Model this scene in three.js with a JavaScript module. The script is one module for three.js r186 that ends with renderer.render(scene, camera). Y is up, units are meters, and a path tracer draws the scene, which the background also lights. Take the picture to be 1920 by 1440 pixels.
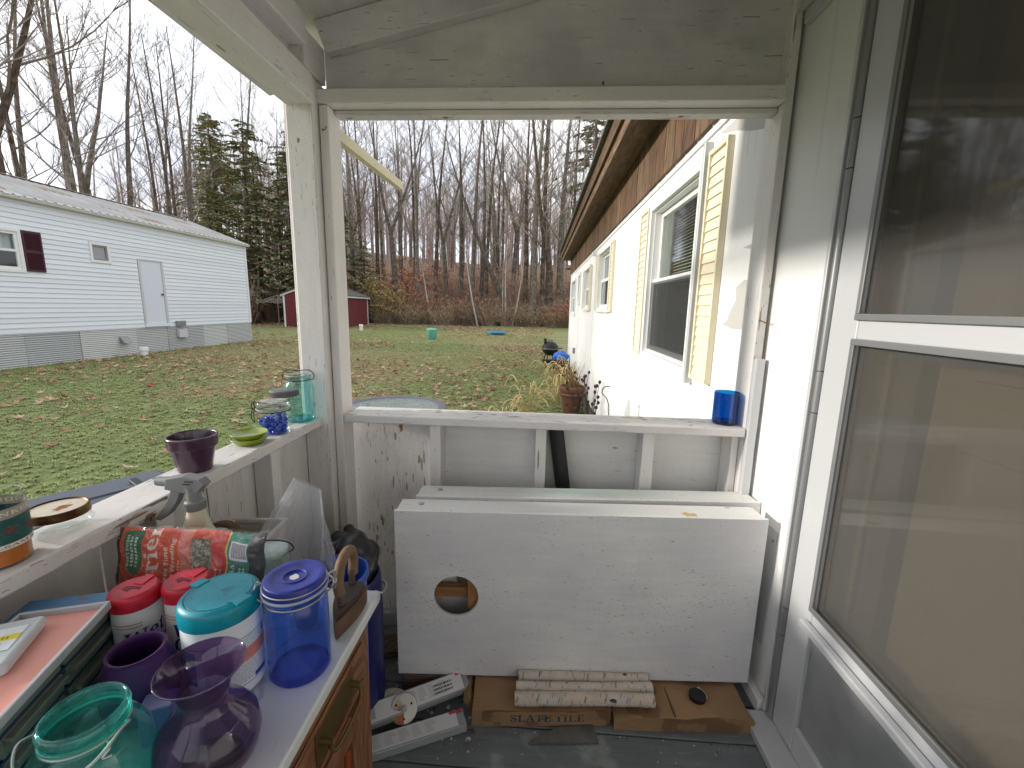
import * as THREE from 'three';
import { mergeGeometries } from 'three/addons/utils/BufferGeometryUtils.js';
import { RoundedBoxGeometry } from 'three/addons/geometries/RoundedBoxGeometry.js';

const scene = new THREE.Scene();
// ---------------------------------------------------------------- camera
const camera = new THREE.PerspectiveCamera(83.127, 1024 / 768, 0.02, 600);
camera.position.set(0, 1.33, 0);
camera.rotation.order = 'YXZ';
camera.rotation.set(-0.17559, 0.05931, 0.02112);
// ---------------------------------------------------------------- sky, sun, exposure
const SUN = new THREE.Vector3(-0.955, 0.285, 0.05).normalize();
const renderer = new THREE.WebGLRenderer({ antialias: true });
renderer.toneMapping = THREE.LinearToneMapping;
renderer.toneMappingExposure = 1.76;
renderer.shadowMap.enabled = true;
function rng(s) { return () => { s = (s + 0x6d2b79f5) | 0; let t = Math.imul(s ^ (s >>> 15), 1 | s); t = (t + Math.imul(t ^ (t >>> 7), 61 | t)) ^ t; return ((t ^ (t >>> 14)) >>> 0) / 4294967296; }; }
const hash = (x, y, z) => { let h = Math.imul(x, 374761393) + Math.imul(y, 668265263) + Math.imul(z, 2147483647 ^ 0x5bd1e995); h = Math.imul(h ^ (h >>> 13), 1274126177); return ((h ^ (h >>> 16)) >>> 0) / 4294967296; };
// value noise, tileable with period p (integers) in x and y
function vn(x, y, p, s = 0) {
  const x0 = Math.floor(x), y0 = Math.floor(y), fx = x - x0, fy = y - y0, u = fx * fx * (3 - 2 * fx), v = fy * fy * (3 - 2 * fy);
  const w = (a) => ((a % p) + p) % p, a = hash(w(x0), w(y0), s), b = hash(w(x0 + 1), w(y0), s), c = hash(w(x0), w(y0 + 1), s), d = hash(w(x0 + 1), w(y0 + 1), s);
  return a + (b - a) * u + (c - a) * v + (a - b - c + d) * u * v;
}
const fbm = (x, y, p, s, o = 4) => { let a = 0, k = 0.5, n = 0; for (let i = 0; i < o; i++) { a += k * vn(x, y, p, s + i); n += k; x *= 2; y *= 2; p *= 2; k *= 0.5; } return a / n; };
const sm = (a, b, x) => { const t = Math.min(1, Math.max(0, (x - a) / (b - a))); return t * t * (3 - 2 * t); };
const mix = (a, b, t) => a + (b - a) * t;
{ // thin bright overcast
  const W = 1024, H = 512, data = new Float32Array(W * H * 4), n3 = (x, y, z) => (vn(x + z * 3.1 + 40, y + z * 1.7 + 40, 4096, 5) + vn(x * 2.1 + 90 - z, y * 2.1 + 70 + z * 2, 4096, 9) * 0.5 + vn(x * 4.3 + 10 + z, y * 4.3 + 50, 4096, 13) * 0.25) / 1.75;
  for (let j = 0; j < H; j++) for (let i = 0; i < W; i++) {
    const el = ((j + 0.5) / H - 0.5) * Math.PI, az = ((i + 0.5) / W - 0.5) * 2 * Math.PI, d = [Math.cos(el) * Math.cos(az), Math.sin(el), Math.cos(el) * Math.sin(az)];
    const yy = Math.max(d[1], 0) + 0.25, c = sm(0.3, 0.7, n3(d[0] / yy * 1.5, d[2] / yy * 1.5, 0)), cs = d[0] * SUN.x + d[1] * SUN.y + d[2] * SUN.z;
    const glow = 0.35 * Math.pow(Math.max(cs, 0), 6);
    let r = mix(0.61, 0.77, c) + glow, g = mix(0.65, 0.785, c) + glow * 0.97, b = mix(0.74, 0.82, c) + glow * 0.9;
    if (d[1] < 0) { const k = sm(0, -0.06, d[1]); r = mix(r, 0.12, k); g = mix(g, 0.11, k); b = mix(b, 0.09, k); }
    data.set([r, g, b, 1], (j * W + i) * 4);
  }
  const sky = new THREE.DataTexture(data, W, H, THREE.RGBAFormat, THREE.FloatType);
  sky.mapping = THREE.EquirectangularReflectionMapping; sky.magFilter = THREE.LinearFilter; sky.minFilter = THREE.LinearFilter; sky.needsUpdate = true;
  scene.background = sky; scene.environment = sky; scene.backgroundIntensity = 1; scene.environmentIntensity = 1;
}
const sun = new THREE.DirectionalLight(new THREE.Color(1.0, 0.94, 0.86), 2.6);
sun.position.copy(SUN).multiplyScalar(80); sun.castShadow = true; sun.shadow.radius = 9;
sun.shadow.mapSize.set(4096, 4096);
Object.assign(sun.shadow.camera, { left: -40, right: 40, top: 40, bottom: -40, near: 1, far: 200 });
scene.add(sun, sun.target);

// ---------------------------------------------------------------- helpers
const taken = new Map();
function numbered(n) { const k = taken.get(n) || 0; taken.set(n, k + 1); return k ? n + '_' + String(k).padStart(3, '0') : n; }
function tag(o, label, category, group) { o.userData.label = label; o.userData.category = category; if (group) o.userData.group = group; return o; }
function thing(name, label, category, pos = [0, 0, 0], turn = 0, group) {
  const o = new THREE.Group(); o.name = numbered(name); o.position.set(...pos); o.rotation.y = turn; scene.add(o); return tag(o, label, category, group);
}
function part(name, geo, mat, parent) {
  const m = new THREE.Mesh(Array.isArray(geo) ? merge(geo) : geo, mat); m.name = name; m.castShadow = m.receiveShadow = true; parent.add(m); return m;
}
function single(name, geo, mat, label, category, pos = [0, 0, 0], turn = 0, group) {
  const m = part(numbered(name), geo, mat, scene); m.position.set(...pos); m.rotation.y = turn; return tag(m, label, category, group);
}
function structure(name, geo, mat) { const m = part(name, geo, mat, scene); m.userData.kind = 'structure'; return m; }
function copy(o, pos, turn, label, scale) {
  const c = o.clone(); c.name = numbered(o.name.replace(/_\d{3}$/, '')); c.userData = { ...o.userData }; scene.add(c);
  c.position.set(...pos); c.rotation.y = turn; if (label) c.userData.label = label; if (scale) c.scale.setScalar(scale); return c;
}
function merge(list) {
  const idx = list.map((g) => (g.index ? g.toNonIndexed() : g));
  const keep = ['position', 'normal', 'uv']; if (idx.every((g) => g.attributes.color)) keep.push('color');
  for (const g of idx) for (const k of Object.keys(g.attributes)) if (!keep.includes(k)) g.deleteAttribute(k);
  for (const g of idx) if (!g.attributes.uv) g.setAttribute('uv', new THREE.BufferAttribute(new Float32Array(g.attributes.position.count * 2), 2));
  return mergeGeometries(idx);
}
const uvr = rng(77);
function wuv(g) { // uv in metres, u along the longest side of each face
  g = g.index ? g.toNonIndexed() : g; g.computeBoundingBox();
  const s = g.boundingBox.getSize(new THREE.Vector3()).toArray(), p = g.attributes.position, n = g.attributes.normal, uv = new Float32Array(p.count * 2), ou = uvr() * 7, ov = uvr() * 7;
  for (let t = 0; t < p.count; t += 3) {
    const nn = [0, 1, 2].map((k) => Math.abs(n.array[t * 3 + k] + n.array[t * 3 + 3 + k] + n.array[t * 3 + 6 + k])), k = nn.indexOf(Math.max(...nn));
    let [a, b] = [0, 1, 2].filter((q) => q !== k); if (s[b] > s[a]) [a, b] = [b, a];
    for (let i = t; i < t + 3; i++) { uv[i * 2] = p.array[i * 3 + a] + ou; uv[i * 2 + 1] = p.array[i * 3 + b] + ov + k * 0.37; }
  }
  g.setAttribute('uv', new THREE.BufferAttribute(uv, 2)); return g;
}
const box = (x0, x1, y0, y1, z0, z1) => wuv(new THREE.BoxGeometry(x1 - x0, y1 - y0, z1 - z0).translate((x0 + x1) / 2, (y0 + y1) / 2, (z0 + z1) / 2));
const rbox = (x0, x1, y0, y1, z0, z1, r = 0.004, seg = 2) => wuv(new RoundedBoxGeometry(x1 - x0, y1 - y0, z1 - z0, seg, r).translate((x0 + x1) / 2, (y0 + y1) / 2, (z0 + z1) / 2));
const V = (a) => new THREE.Vector3(...a), V2 = (a) => new THREE.Vector2(...a);
const tube = (pts, r, seg = 32, rad = 8, closed = false) => new THREE.TubeGeometry(new THREE.CatmullRomCurve3(pts.map(V), closed, 'centripetal'), seg, r, rad, closed);
const lathe = (pts, seg = 48) => new THREE.LatheGeometry(pts.map(V2), seg);
const cyl = (r1, r2, h, seg = 32, y = 0, open = false) => new THREE.CylinderGeometry(r1, r2, h, seg, 1, open).translate(0, y + h / 2, 0);
function rod(a, b, r0, r1 = r0, sides = 6, open = true) { // a tapered bar from a to b
  const A = V(a), B = V(b), d = B.clone().sub(A), g = new THREE.CylinderGeometry(r1, r0, d.length(), sides, 1, open);
  g.translate(0, d.length() / 2, 0); g.applyQuaternion(new THREE.Quaternion().setFromUnitVectors(new THREE.Vector3(0, 1, 0), d.normalize())); return g.translate(...a);
}
function prism(pts, d, bevel = 0) { // outline in x,y pushed along z
  return new THREE.ExtrudeGeometry(new THREE.Shape(pts.map(V2)), { depth: d, bevelEnabled: bevel > 0, bevelSize: bevel, bevelThickness: bevel, bevelSegments: 2, curveSegments: 16 });
}
// textures
function canvas(w, h, draw) { const c = document.createElement('canvas'); c.width = w; c.height = h; const g = c.getContext('2d'); draw(g, w, h); return c; }
function ctex(c, srgb = true, rep = 1) { const t = new THREE.CanvasTexture(c); t.wrapS = t.wrapT = THREE.RepeatWrapping; if (srgb) t.colorSpace = THREE.SRGBColorSpace; t.repeat.set(rep, rep); t.anisotropy = 8; return t; }
function paint(w, h, f) { // f(u, v) -> [r, g, b] 0..255 (sRGB)
  return canvas(w, h, (g) => { const im = g.createImageData(w, h), d = im.data; for (let j = 0; j < h; j++) for (let i = 0; i < w; i++) { const c = f(i / w, j / h), k = (j * w + i) * 4; d[k] = c[0]; d[k + 1] = c[1]; d[k + 2] = c[2]; d[k + 3] = 255; } g.putImageData(im, 0, 0); });
}
function strokes(c, seed, n, f) { // wrapped random strokes: f(rand) -> {x, y, dx, dy, w, style}
  const g = c.getContext('2d'), R = rng(seed); g.lineCap = 'round';
  for (let i = 0; i < n; i++) {
    const s = f(R); g.strokeStyle = s.style; g.lineWidth = s.w;
    for (const ox of [0, c.width]) for (const oy of [0, c.height]) { const x = s.x - (ox && s.x + Math.abs(s.dx) > c.width ? ox : ox ? 1e5 : 0), y = s.y - (oy ? 1e5 : 0); if (x < -5e4 || y < -5e4) continue; g.beginPath(); g.moveTo(x, y); g.quadraticCurveTo(x + s.dx / 2, y + s.dy / 2 + (s.b || 0), x + s.dx, y + s.dy); g.stroke(); }
  }
  return c;
}
const std = (color, roughness = 0.8, o = {}) => new THREE.MeshStandardMaterial({ color, roughness, side: THREE.DoubleSide, ...o });
const phys = (color, roughness = 0.3, o = {}) => new THREE.MeshPhysicalMaterial({ color, roughness, side: THREE.DoubleSide, ...o });
const glass = (r, g, b, o = {}) => { const m = phys(0xffffff, 0.04, { transmission: 1, thickness: 0, ior: 1.5, ...o }); m.color.setRGB(r, g, b); return m; };
const dusty = (m, k = 0.4) => { m.roughness = k; m.roughnessMap = smudgeT; m.transmission *= 0.94; return m; }; let smudgeT;
const mapped = (c, size, roughness, o = {}) => std(0xffffff, roughness, { map: ctex(c, true, 1 / size), ...(o.bump ? { bumpMap: ctex(o.bumpCanvas || c, false, 1 / size), bumpScale: o.bump } : {}), ...(o.more || {}) });

// painted timber: even paint, soiling, hair cracks along the grain, chips down to grey wood
function paintedWood(seed, base, { cracks = 300, chips = 20, dirt = 0.05, mildew = 0, long = 1 } = {}) {
  const c = paint(1024, 1024, (u, v) => {
    const a = fbm(u * 4, v * 4, 4, seed) - 0.5, b = fbm(u * 6, v * 60, 6, seed + 20, 3) - 0.5, e = vn(u * 256, v * 256, 256, seed + 40) - 0.5, k = 1 + a * dirt * 2 + b * 0.05 + e * 0.03;
    const m = mildew * sm(0.52, 0.75, fbm(u * 7, v * 9, 7, seed + 60));
    return [base[0] * k * (1 - m * 0.55), base[1] * k * (1 - m * 0.53), base[2] * (k - a * dirt * 0.6) * (1 - m * 0.58)];
  });
  const R = rng(seed + 3), cl = Array.from({ length: 14 }, () => [R() * 1024, R() * 1024, 60 + R() * 160]);
  strokes(c, seed + 4, cracks, (r) => { const q = cl[(r() * 14) | 0], fr = r() < 0.7; return { x: fr ? (q[0] + (r() - 0.5) * q[2] * 3 + 1024) % 1024 : r() * 1024, y: fr ? (q[1] + (r() - 0.5) * q[2] + 1024) % 1024 : r() * 1024, dx: (6 + r() * r() * 70) * long, dy: (r() - 0.5) * 4, b: (r() - 0.5) * 3, w: 0.6 + r() * r() * 2.2, style: `rgba(${70 + r() * 40},${58 + r() * 34},${44 + r() * 30},${0.25 + r() * 0.6})` }; });
  const g = c.getContext('2d');
  for (let i = 0; i < chips; i++) { const q = cl[(R() * 14) | 0]; const x = (q[0] + (R() - 0.5) * q[2] * 2 + 1024) % 1024, y = (q[1] + (R() - 0.5) * q[2] + 1024) % 1024, L = 8 + R() * R() * 70, h = 2 + R() * R() * 10; g.fillStyle = `rgba(${115 + R() * 40},${98 + R() * 32},${78 + R() * 28},${0.7 + R() * 0.3})`; g.beginPath(); for (let k = 0; k <= 14; k++) { const t = k / 14 * 6.283, rr = 0.7 + R() * 0.5; g.lineTo(x + Math.cos(t) * L * rr, y + Math.sin(t) * h * rr); } g.fill(); g.strokeStyle = 'rgba(60,50,40,.5)'; g.lineWidth = 0.8; g.stroke(); }
  for (let i = 0; i < 70; i++) { g.fillStyle = `rgba(50,42,34,${0.2 + R() * 0.5})`; const r = 0.6 + R() * R() * 2; g.beginPath(); g.arc(R() * 1024, R() * 1024, r, 0, 7); g.fill(); }
  return c;
}
const C = {
  paint: paintedWood(11, [226, 222, 219], { cracks: 260, chips: 14 }),
  paintOld: paintedWood(23, [220, 216, 213], { cracks: 900, chips: 70, dirt: 0.08 }),
  ply: paintedWood(37, [214, 211, 211], { cracks: 360, chips: 6, dirt: 0.10, mildew: 0.10 }),
  board: paintedWood(51, [227, 225, 223], { cracks: 800, chips: 0, dirt: 0.07, long: 0.25 }),
  smooth: paintedWood(63, [228, 227, 222], { cracks: 30, chips: 3, dirt: 0.05 }),
};
const wood = (seed, a, b, rings = 22) => paint(512, 512, (u, v) => { const w = fbm(u * 2, v * 4, 2, seed) * 6, s = 0.5 + 0.5 * Math.sin((v * rings + w) * 6.283), f = fbm(u * 8, v * 128, 8, seed + 5, 2), k = s * 0.45 + f * 0.55; return [mix(a[0], b[0], k), mix(a[1], b[1], k), mix(a[2], b[2], k)]; });
C.cabinet = strokes(wood(71, [88, 54, 33], [154, 104, 68]), 5, 120, (r) => ({ x: r() * 512, y: r() * 512, dx: 20 + r() * 90, dy: 0, w: 0.8, style: `rgba(48,24,10,${0.2 + r() * 0.4})` }));
C.siding = strokes(wood(73, [78, 60, 42], [126, 100, 72], 9), 6, 260, (r) => ({ x: r() * 512, y: r() * 512, dx: 30 + r() * 160, dy: (r() - 0.5) * 4, w: 0.8 + r() * 3, style: r() < 0.7 ? `rgba(44,24,10,${0.15 + r() * 0.4})` : `rgba(206,140,80,${0.1 + r() * 0.3})` }));
C.floor = strokes(paint(1024, 1024, (u, v) => { const a = fbm(u * 5, v * 5, 5, 81), b = fbm(u * 8, v * 80, 8, 85, 3), k = 0.8 + a * 0.3 + b * 0.15, s = hash((u * 1024) | 0, (v * 1024) | 0, 3) > 0.9985 ? 70 : 0, w = sm(0.6, 0.75, fbm(u * 9, v * 9, 9, 88)) * 26; return [104 * k + s + w, 110 * k + s + w, 112 * k + s + w * 0.8]; }), 8, 240, (r) => ({ x: r() * 1024, y: r() * 1024, dx: 4 + r() * 50, dy: (r() - 0.5) * 8, w: 0.5 + r() * 1.4, style: r() < 0.4 ? `rgba(190,188,180,${0.2 + r() * 0.4})` : `rgba(40,38,34,${0.2 + r() * 0.5})` }));
C.card = strokes(paint(512, 512, (u, v) => { const a = fbm(u * 3, v * 3, 3, 91), k = 0.86 + a * 0.26, st = sm(0.56, 0.62, fbm(u * 4, v * 4, 4, 95)) * 0.18; return [150 * k * (1 - st), 119 * k * (1 - st * 1.2), 86 * k * (1 - st * 1.4)]; }), 9, 160, (r) => ({ x: r() * 512, y: r() * 512, dx: 5 + r() * 40, dy: (r() - 0.5) * 10, w: 0.5 + r() * 1.5, style: `rgba(86,58,32,${0.1 + r() * 0.35})` }));
C.bark = strokes(paint(256, 512, (u, v) => { const a = fbm(u * 6, v * 5, 6, 101), b = vn(u * 24, v * 10, 24, 105), k = 0.55 + a * 0.5 + b * 0.3, l = sm(0.6, 0.72, fbm(u * 5, v * 4, 5, 109)); return [mix(134, 168, l) * k, mix(126, 161, l) * k, mix(118, 152, l) * k]; }), 10, 220, (r) => ({ x: r() * 256, y: r() * 512, dx: (r() - 0.5) * 8, dy: 20 + r() * 60, w: 1 + r() * 2, style: `rgba(38,32,28,${0.2 + r() * 0.4})` }));
C.birch = strokes(paint(512, 256, (u, v) => { const a = fbm(u * 5, v * 3, 5, 111), k = 0.88 + a * 0.2, p = sm(0.55, 0.75, fbm(u * 3, v * 2, 3, 117)); return [200 * k, (mix(192, 182, p)) * k, (mix(180, 162, p)) * k]; }), 12, 900, (r) => r() < 0.94 ? { x: r() * 512, y: r() * 256, dx: (r() - 0.5) * 2, dy: 1 + r() * 5, w: 0.8 + r(), style: `rgba(90,56,40,${0.15 + r() * 0.5})` } : { x: r() * 512, y: r() * 256, dx: 4 + r() * 14, dy: 8 + r() * 26, w: 4 + r() * 9, style: `rgba(76,58,46,${0.2 + r() * 0.3})` });
C.marble = strokes(paint(512, 512, (u, v) => { const a = fbm(u * 3, v * 3, 3, 121), b = Math.abs(fbm(u * 4, v * 4, 4, 125, 5) - 0.5), k = 0.92 + a * 0.12, ve = sm(0.03, 0, b) * 34; return [216 * k - ve, 218 * k - ve, 218 * k - ve * 0.8]; }), 13, 60, (r) => ({ x: r() * 512, y: r() * 512, dx: r() * 20, dy: (r() - 0.5) * 8, w: 0.7, style: `rgba(110,100,80,${0.1 + r() * 0.3})` }));
C.lawn = paint(1024, 1024, (u, v) => { const a = fbm(u * 12, v * 12, 12, 131), b = vn(u * 200, v * 200, 200, 135), c = hash((u * 1024) | 0, (v * 1024) | 0, 7), k = 0.55 + a * 0.4 + b * 0.35 + c * 0.25; return [Math.min(255, 190 * k), Math.min(255, 190 * k), Math.min(255, 186 * k)]; });
C.stucco = strokes(paint(1024, 512, (u, v) => { const a = fbm(u * 8, v * 3, 8, 141), b = fbm(u * 90, v * 2, 90, 145, 2), k = 0.95 + a * 0.06, s = sm(0.62, 0.8, b) * sm(0.5, 0.66, fbm(u * 9, v * 2, 9, 149)) * 26; return [234 * k - s, 234 * k - s * 0.9, 232 * k - s * 0.8]; }), 15, 120, (r) => ({ x: r() * 1024, y: r() * 512, dx: (r() - 0.5) * 3, dy: 4 + r() * 60, w: 0.5 + r() * 1.5, style: `rgba(120,124,118,${0.08 + r() * 0.2})` }));
C.roof = strokes(paint(512, 512, (u, v) => { const a = fbm(u * 5, v * 5, 5, 151), k = 0.86 + a * 0.24, ru = sm(0.58, 0.70, fbm(u * 3, v * 5, 3, 155)); return [mix(178, 150, ru) * k, mix(177, 118, ru) * k, mix(175, 92, ru) * k]; }), 16, 120, (r) => ({ x: r() * 512, y: r() * 512, dx: (r() - 0.5) * 4, dy: 20 + r() * 120, w: 1 + r() * 3, style: `rgba(${150 + r() * 30},${100 + r() * 50},70,${0.05 + r() * 0.2})` }));
C.rust = paint(256, 256, (u, v) => { const a = fbm(u * 6, v * 6, 6, 161), k = 0.7 + a * 0.6; return [88 * k, 64 * k, 50 * k]; });
C.blueSteel = paint(512, 512, (u, v) => { const a = fbm(u * 4, v * 4, 4, 171), b = fbm(u * 8, v * 8, 8, 175), k = 0.85 + a * 0.3, d = sm(0.5, 0.68, a) * 0.8, r = sm(0.63, 0.72, b); return [mix(mix(78, 120, d), 134, r) * k, mix(mix(122, 128, d), 92, r) * k, mix(mix(164, 122, d), 62, r) * k]; });
C.crumple = paint(512, 512, (u, v) => { const x = u + 0.06 * fbm(u * 5, v * 5, 5, 181), y = v + 0.06 * fbm(u * 5, v * 5, 5, 185), f = Math.abs(fbm(x * 6, y * 6, 6, 187, 4) - 0.5) * 2; const k = 255 * (1 - Math.pow(1 - f, 6)); return [k, k, k]; });
C.mesh = paint(512, 512, (u, v) => { const a = Math.abs(Math.sin(u * Math.PI * 96)) * Math.abs(Math.sin(v * Math.PI * 96)), n = fbm(u * 4, v * 4, 4, 191), k = 0.62 + 0.38 * sm(0.1, 0.5, a); return [188 * k * (0.9 + n * 0.2), 191 * k * (0.9 + n * 0.2), 192 * k * (0.9 + n * 0.2)]; });
C.smudge = strokes(paint(512, 512, (u, v) => { const a = sm(0.42, 0.75, fbm(u * 6, v * 6, 6, 201)), b = sm(0.6, 0.8, vn(u * 60, v * 60, 60, 205)), k = 40 + 130 * a + 60 * b * a; return [k, k, k]; }), 21, 90, (r) => ({ x: r() * 512, y: r() * 512, dx: (r() - 0.5) * 60, dy: (r() - 0.5) * 60, w: 0.6 + r() * 2, style: `rgba(190,190,190,${0.1 + r() * 0.35})` }));
C.grime = strokes(paint(512, 512, (u, v) => { const a = sm(0.52, 0.75, fbm(u * 5, v * 5, 5, 211)), k = 250 - 60 * a - 10 * vn(u * 90, v * 90, 90, 215); return [k, k * 0.99, k * 0.97]; }), 22, 130, (r) => ({ x: r() * 512, y: r() * 512, dx: (r() - 0.5) * 50, dy: (r() - 0.5) * 14, w: 0.5 + r() * 2.5, style: `rgba(50,46,40,${0.08 + r() * 0.3})` }));
C.slate = paint(256, 256, (u, v) => { const a = fbm(u * 5, v * 5, 5, 195), k = 0.7 + a * 0.5; return [98 * k, 96 * k, 92 * k]; });

smudgeT = ctex(C.smudge, false, 1); smudgeT.repeat.set(2, 1); const grimeT = ctex(C.grime, true, 1);
const M = {
  paint: mapped(C.paint, 0.9, 0.62, { bump: 0.0012 }), paintOld: mapped(C.paintOld, 0.8, 0.68, { bump: 0.002 }), ply: mapped(C.ply, 1.1, 0.75, { bump: 0.001 }), board: mapped(C.board, 0.8, 0.5, { bump: 0.0004 }), smooth: mapped(C.smooth, 1.2, 0.55, { bump: 0.0004 }),
  floor: mapped(C.floor, 0.9, 0.6, { bump: 0.0008 }), card: mapped(C.card, 0.5, 0.9, { bump: 0.0006 }), cabinet: mapped(C.cabinet, 0.5, 0.5, { bump: 0.0006 }), siding: mapped(C.siding, 1.2, 0.75, { bump: 0.002 }), marble: mapped(C.marble, 0.7, 0.28),
  stucco: mapped(C.stucco, 4, 0.7), roof: mapped(C.roof, 3, 0.55, { more: { metalness: 0.1 } }), rust: mapped(C.rust, 0.2, 0.8, { bump: 0.0008 }), blueSteel: mapped(C.blueSteel, 0.25, 0.55), mesh: mapped(C.mesh, 0.3, 0.45, { bump: 0.001, more: { metalness: 0.4 } }), slate: mapped(C.slate, 0.3, 0.7),
  white: std(0xe4e4e2, 0.5), vinyl: std(0xdfe3e8, 0.5), cream: std(0xe2d8bc, 0.6), alu: std(0xc9cacb, 0.42, { metalness: 0.25 }), aluDark: std(0x8f9090, 0.4, { metalness: 0.5 }), steel: std(0xb4b4b2, 0.35, { metalness: 0.8 }), wire: std(0x2c2b2a, 0.5, { metalness: 0.5 }), brass: std(0x6a5630, 0.5, { metalness: 0.7 }), black: std(0x141416, 0.55), dark: std(0x1d1b19, 0.8), tan: std(0x9c8a5c, 0.7),
  clear: glass(0.95, 0.97, 0.96), pane: glass(0.92, 0.95, 0.94), terracotta: std(0x76503f, 0.9),
};
// ---------------------------------------------------------------- ground
const G0 = -0.35;
const nz = (x, z, s) => vn(x + 500, z + 500, 100000, s);
function edge(x, z) { return Math.max(sm(-36.5, -39.5, z + 1.2 * Math.sin(x * 0.35)), sm(-20.5, -23, x + Math.sin(z * 0.3)), sm(-25, -27, x + z * 0.05) ); } // 0 lawn, 1 wood
function gy(x, z) {
  const far = Math.max(0, -44 - z), left = Math.max(0, -24 - x), h = Math.min(far * 0.15, 16) + Math.min(left * 0.09, 6);
  return G0 + h + edge(x, z) * (nz(x * 0.3, z * 0.3, 3) - 0.5) * 0.35 + (nz(x * 0.12, z * 0.12, 5) - 0.5) * 0.08 * sm(-4, -12, z);
}
{
  const g = new THREE.PlaneGeometry(320, 300, 256, 240).rotateX(-Math.PI / 2).translate(-40, 0, -70).toNonIndexed(), p = g.attributes.position, col = new Float32Array(p.count * 3), uv = new Float32Array(p.count * 2);
  for (let i = 0; i < p.count; i++) {
    const x = p.getX(i), z = p.getZ(i); p.setY(i, gy(x, z));
    const e = edge(x, z), d = sm(0.42, 0.68, nz(x * 0.22, z * 0.22, 11) * 0.6 + nz(x * 0.8, z * 0.8, 12) * 0.4), y = sm(0.55, 0.75, nz(x * 0.15 + 30, z * 0.15, 15));
    let c = [mix(0.175, 0.24, d), mix(0.205, 0.21, d), mix(0.075, 0.10, d)]; c = [mix(c[0], 0.17, y * 0.6), mix(c[1], 0.185, y * 0.6), mix(c[2], 0.05, y * 0.6)];
    const f = nz(x * 0.5, z * 0.5, 17), w = [0.15 + f * 0.06, 0.105 + f * 0.04, 0.075 + f * 0.03];
    for (let k = 0; k < 3; k++) col[i * 3 + k] = mix(c[k], w[k], e) * 2.0;
    uv[i * 2] = x; uv[i * 2 + 1] = z;
  }
  g.setAttribute('color', new THREE.BufferAttribute(col, 3)); g.setAttribute('uv', new THREE.BufferAttribute(uv, 2)); g.computeVertexNormals();
  structure('ground', g, std(0xffffff, 0.95, { vertexColors: true, map: ctex(C.lawn, true, 1 / 2.2), bumpMap: ctex(C.lawn, false, 1 / 2.2), bumpScale: 0.03 }));
}

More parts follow.
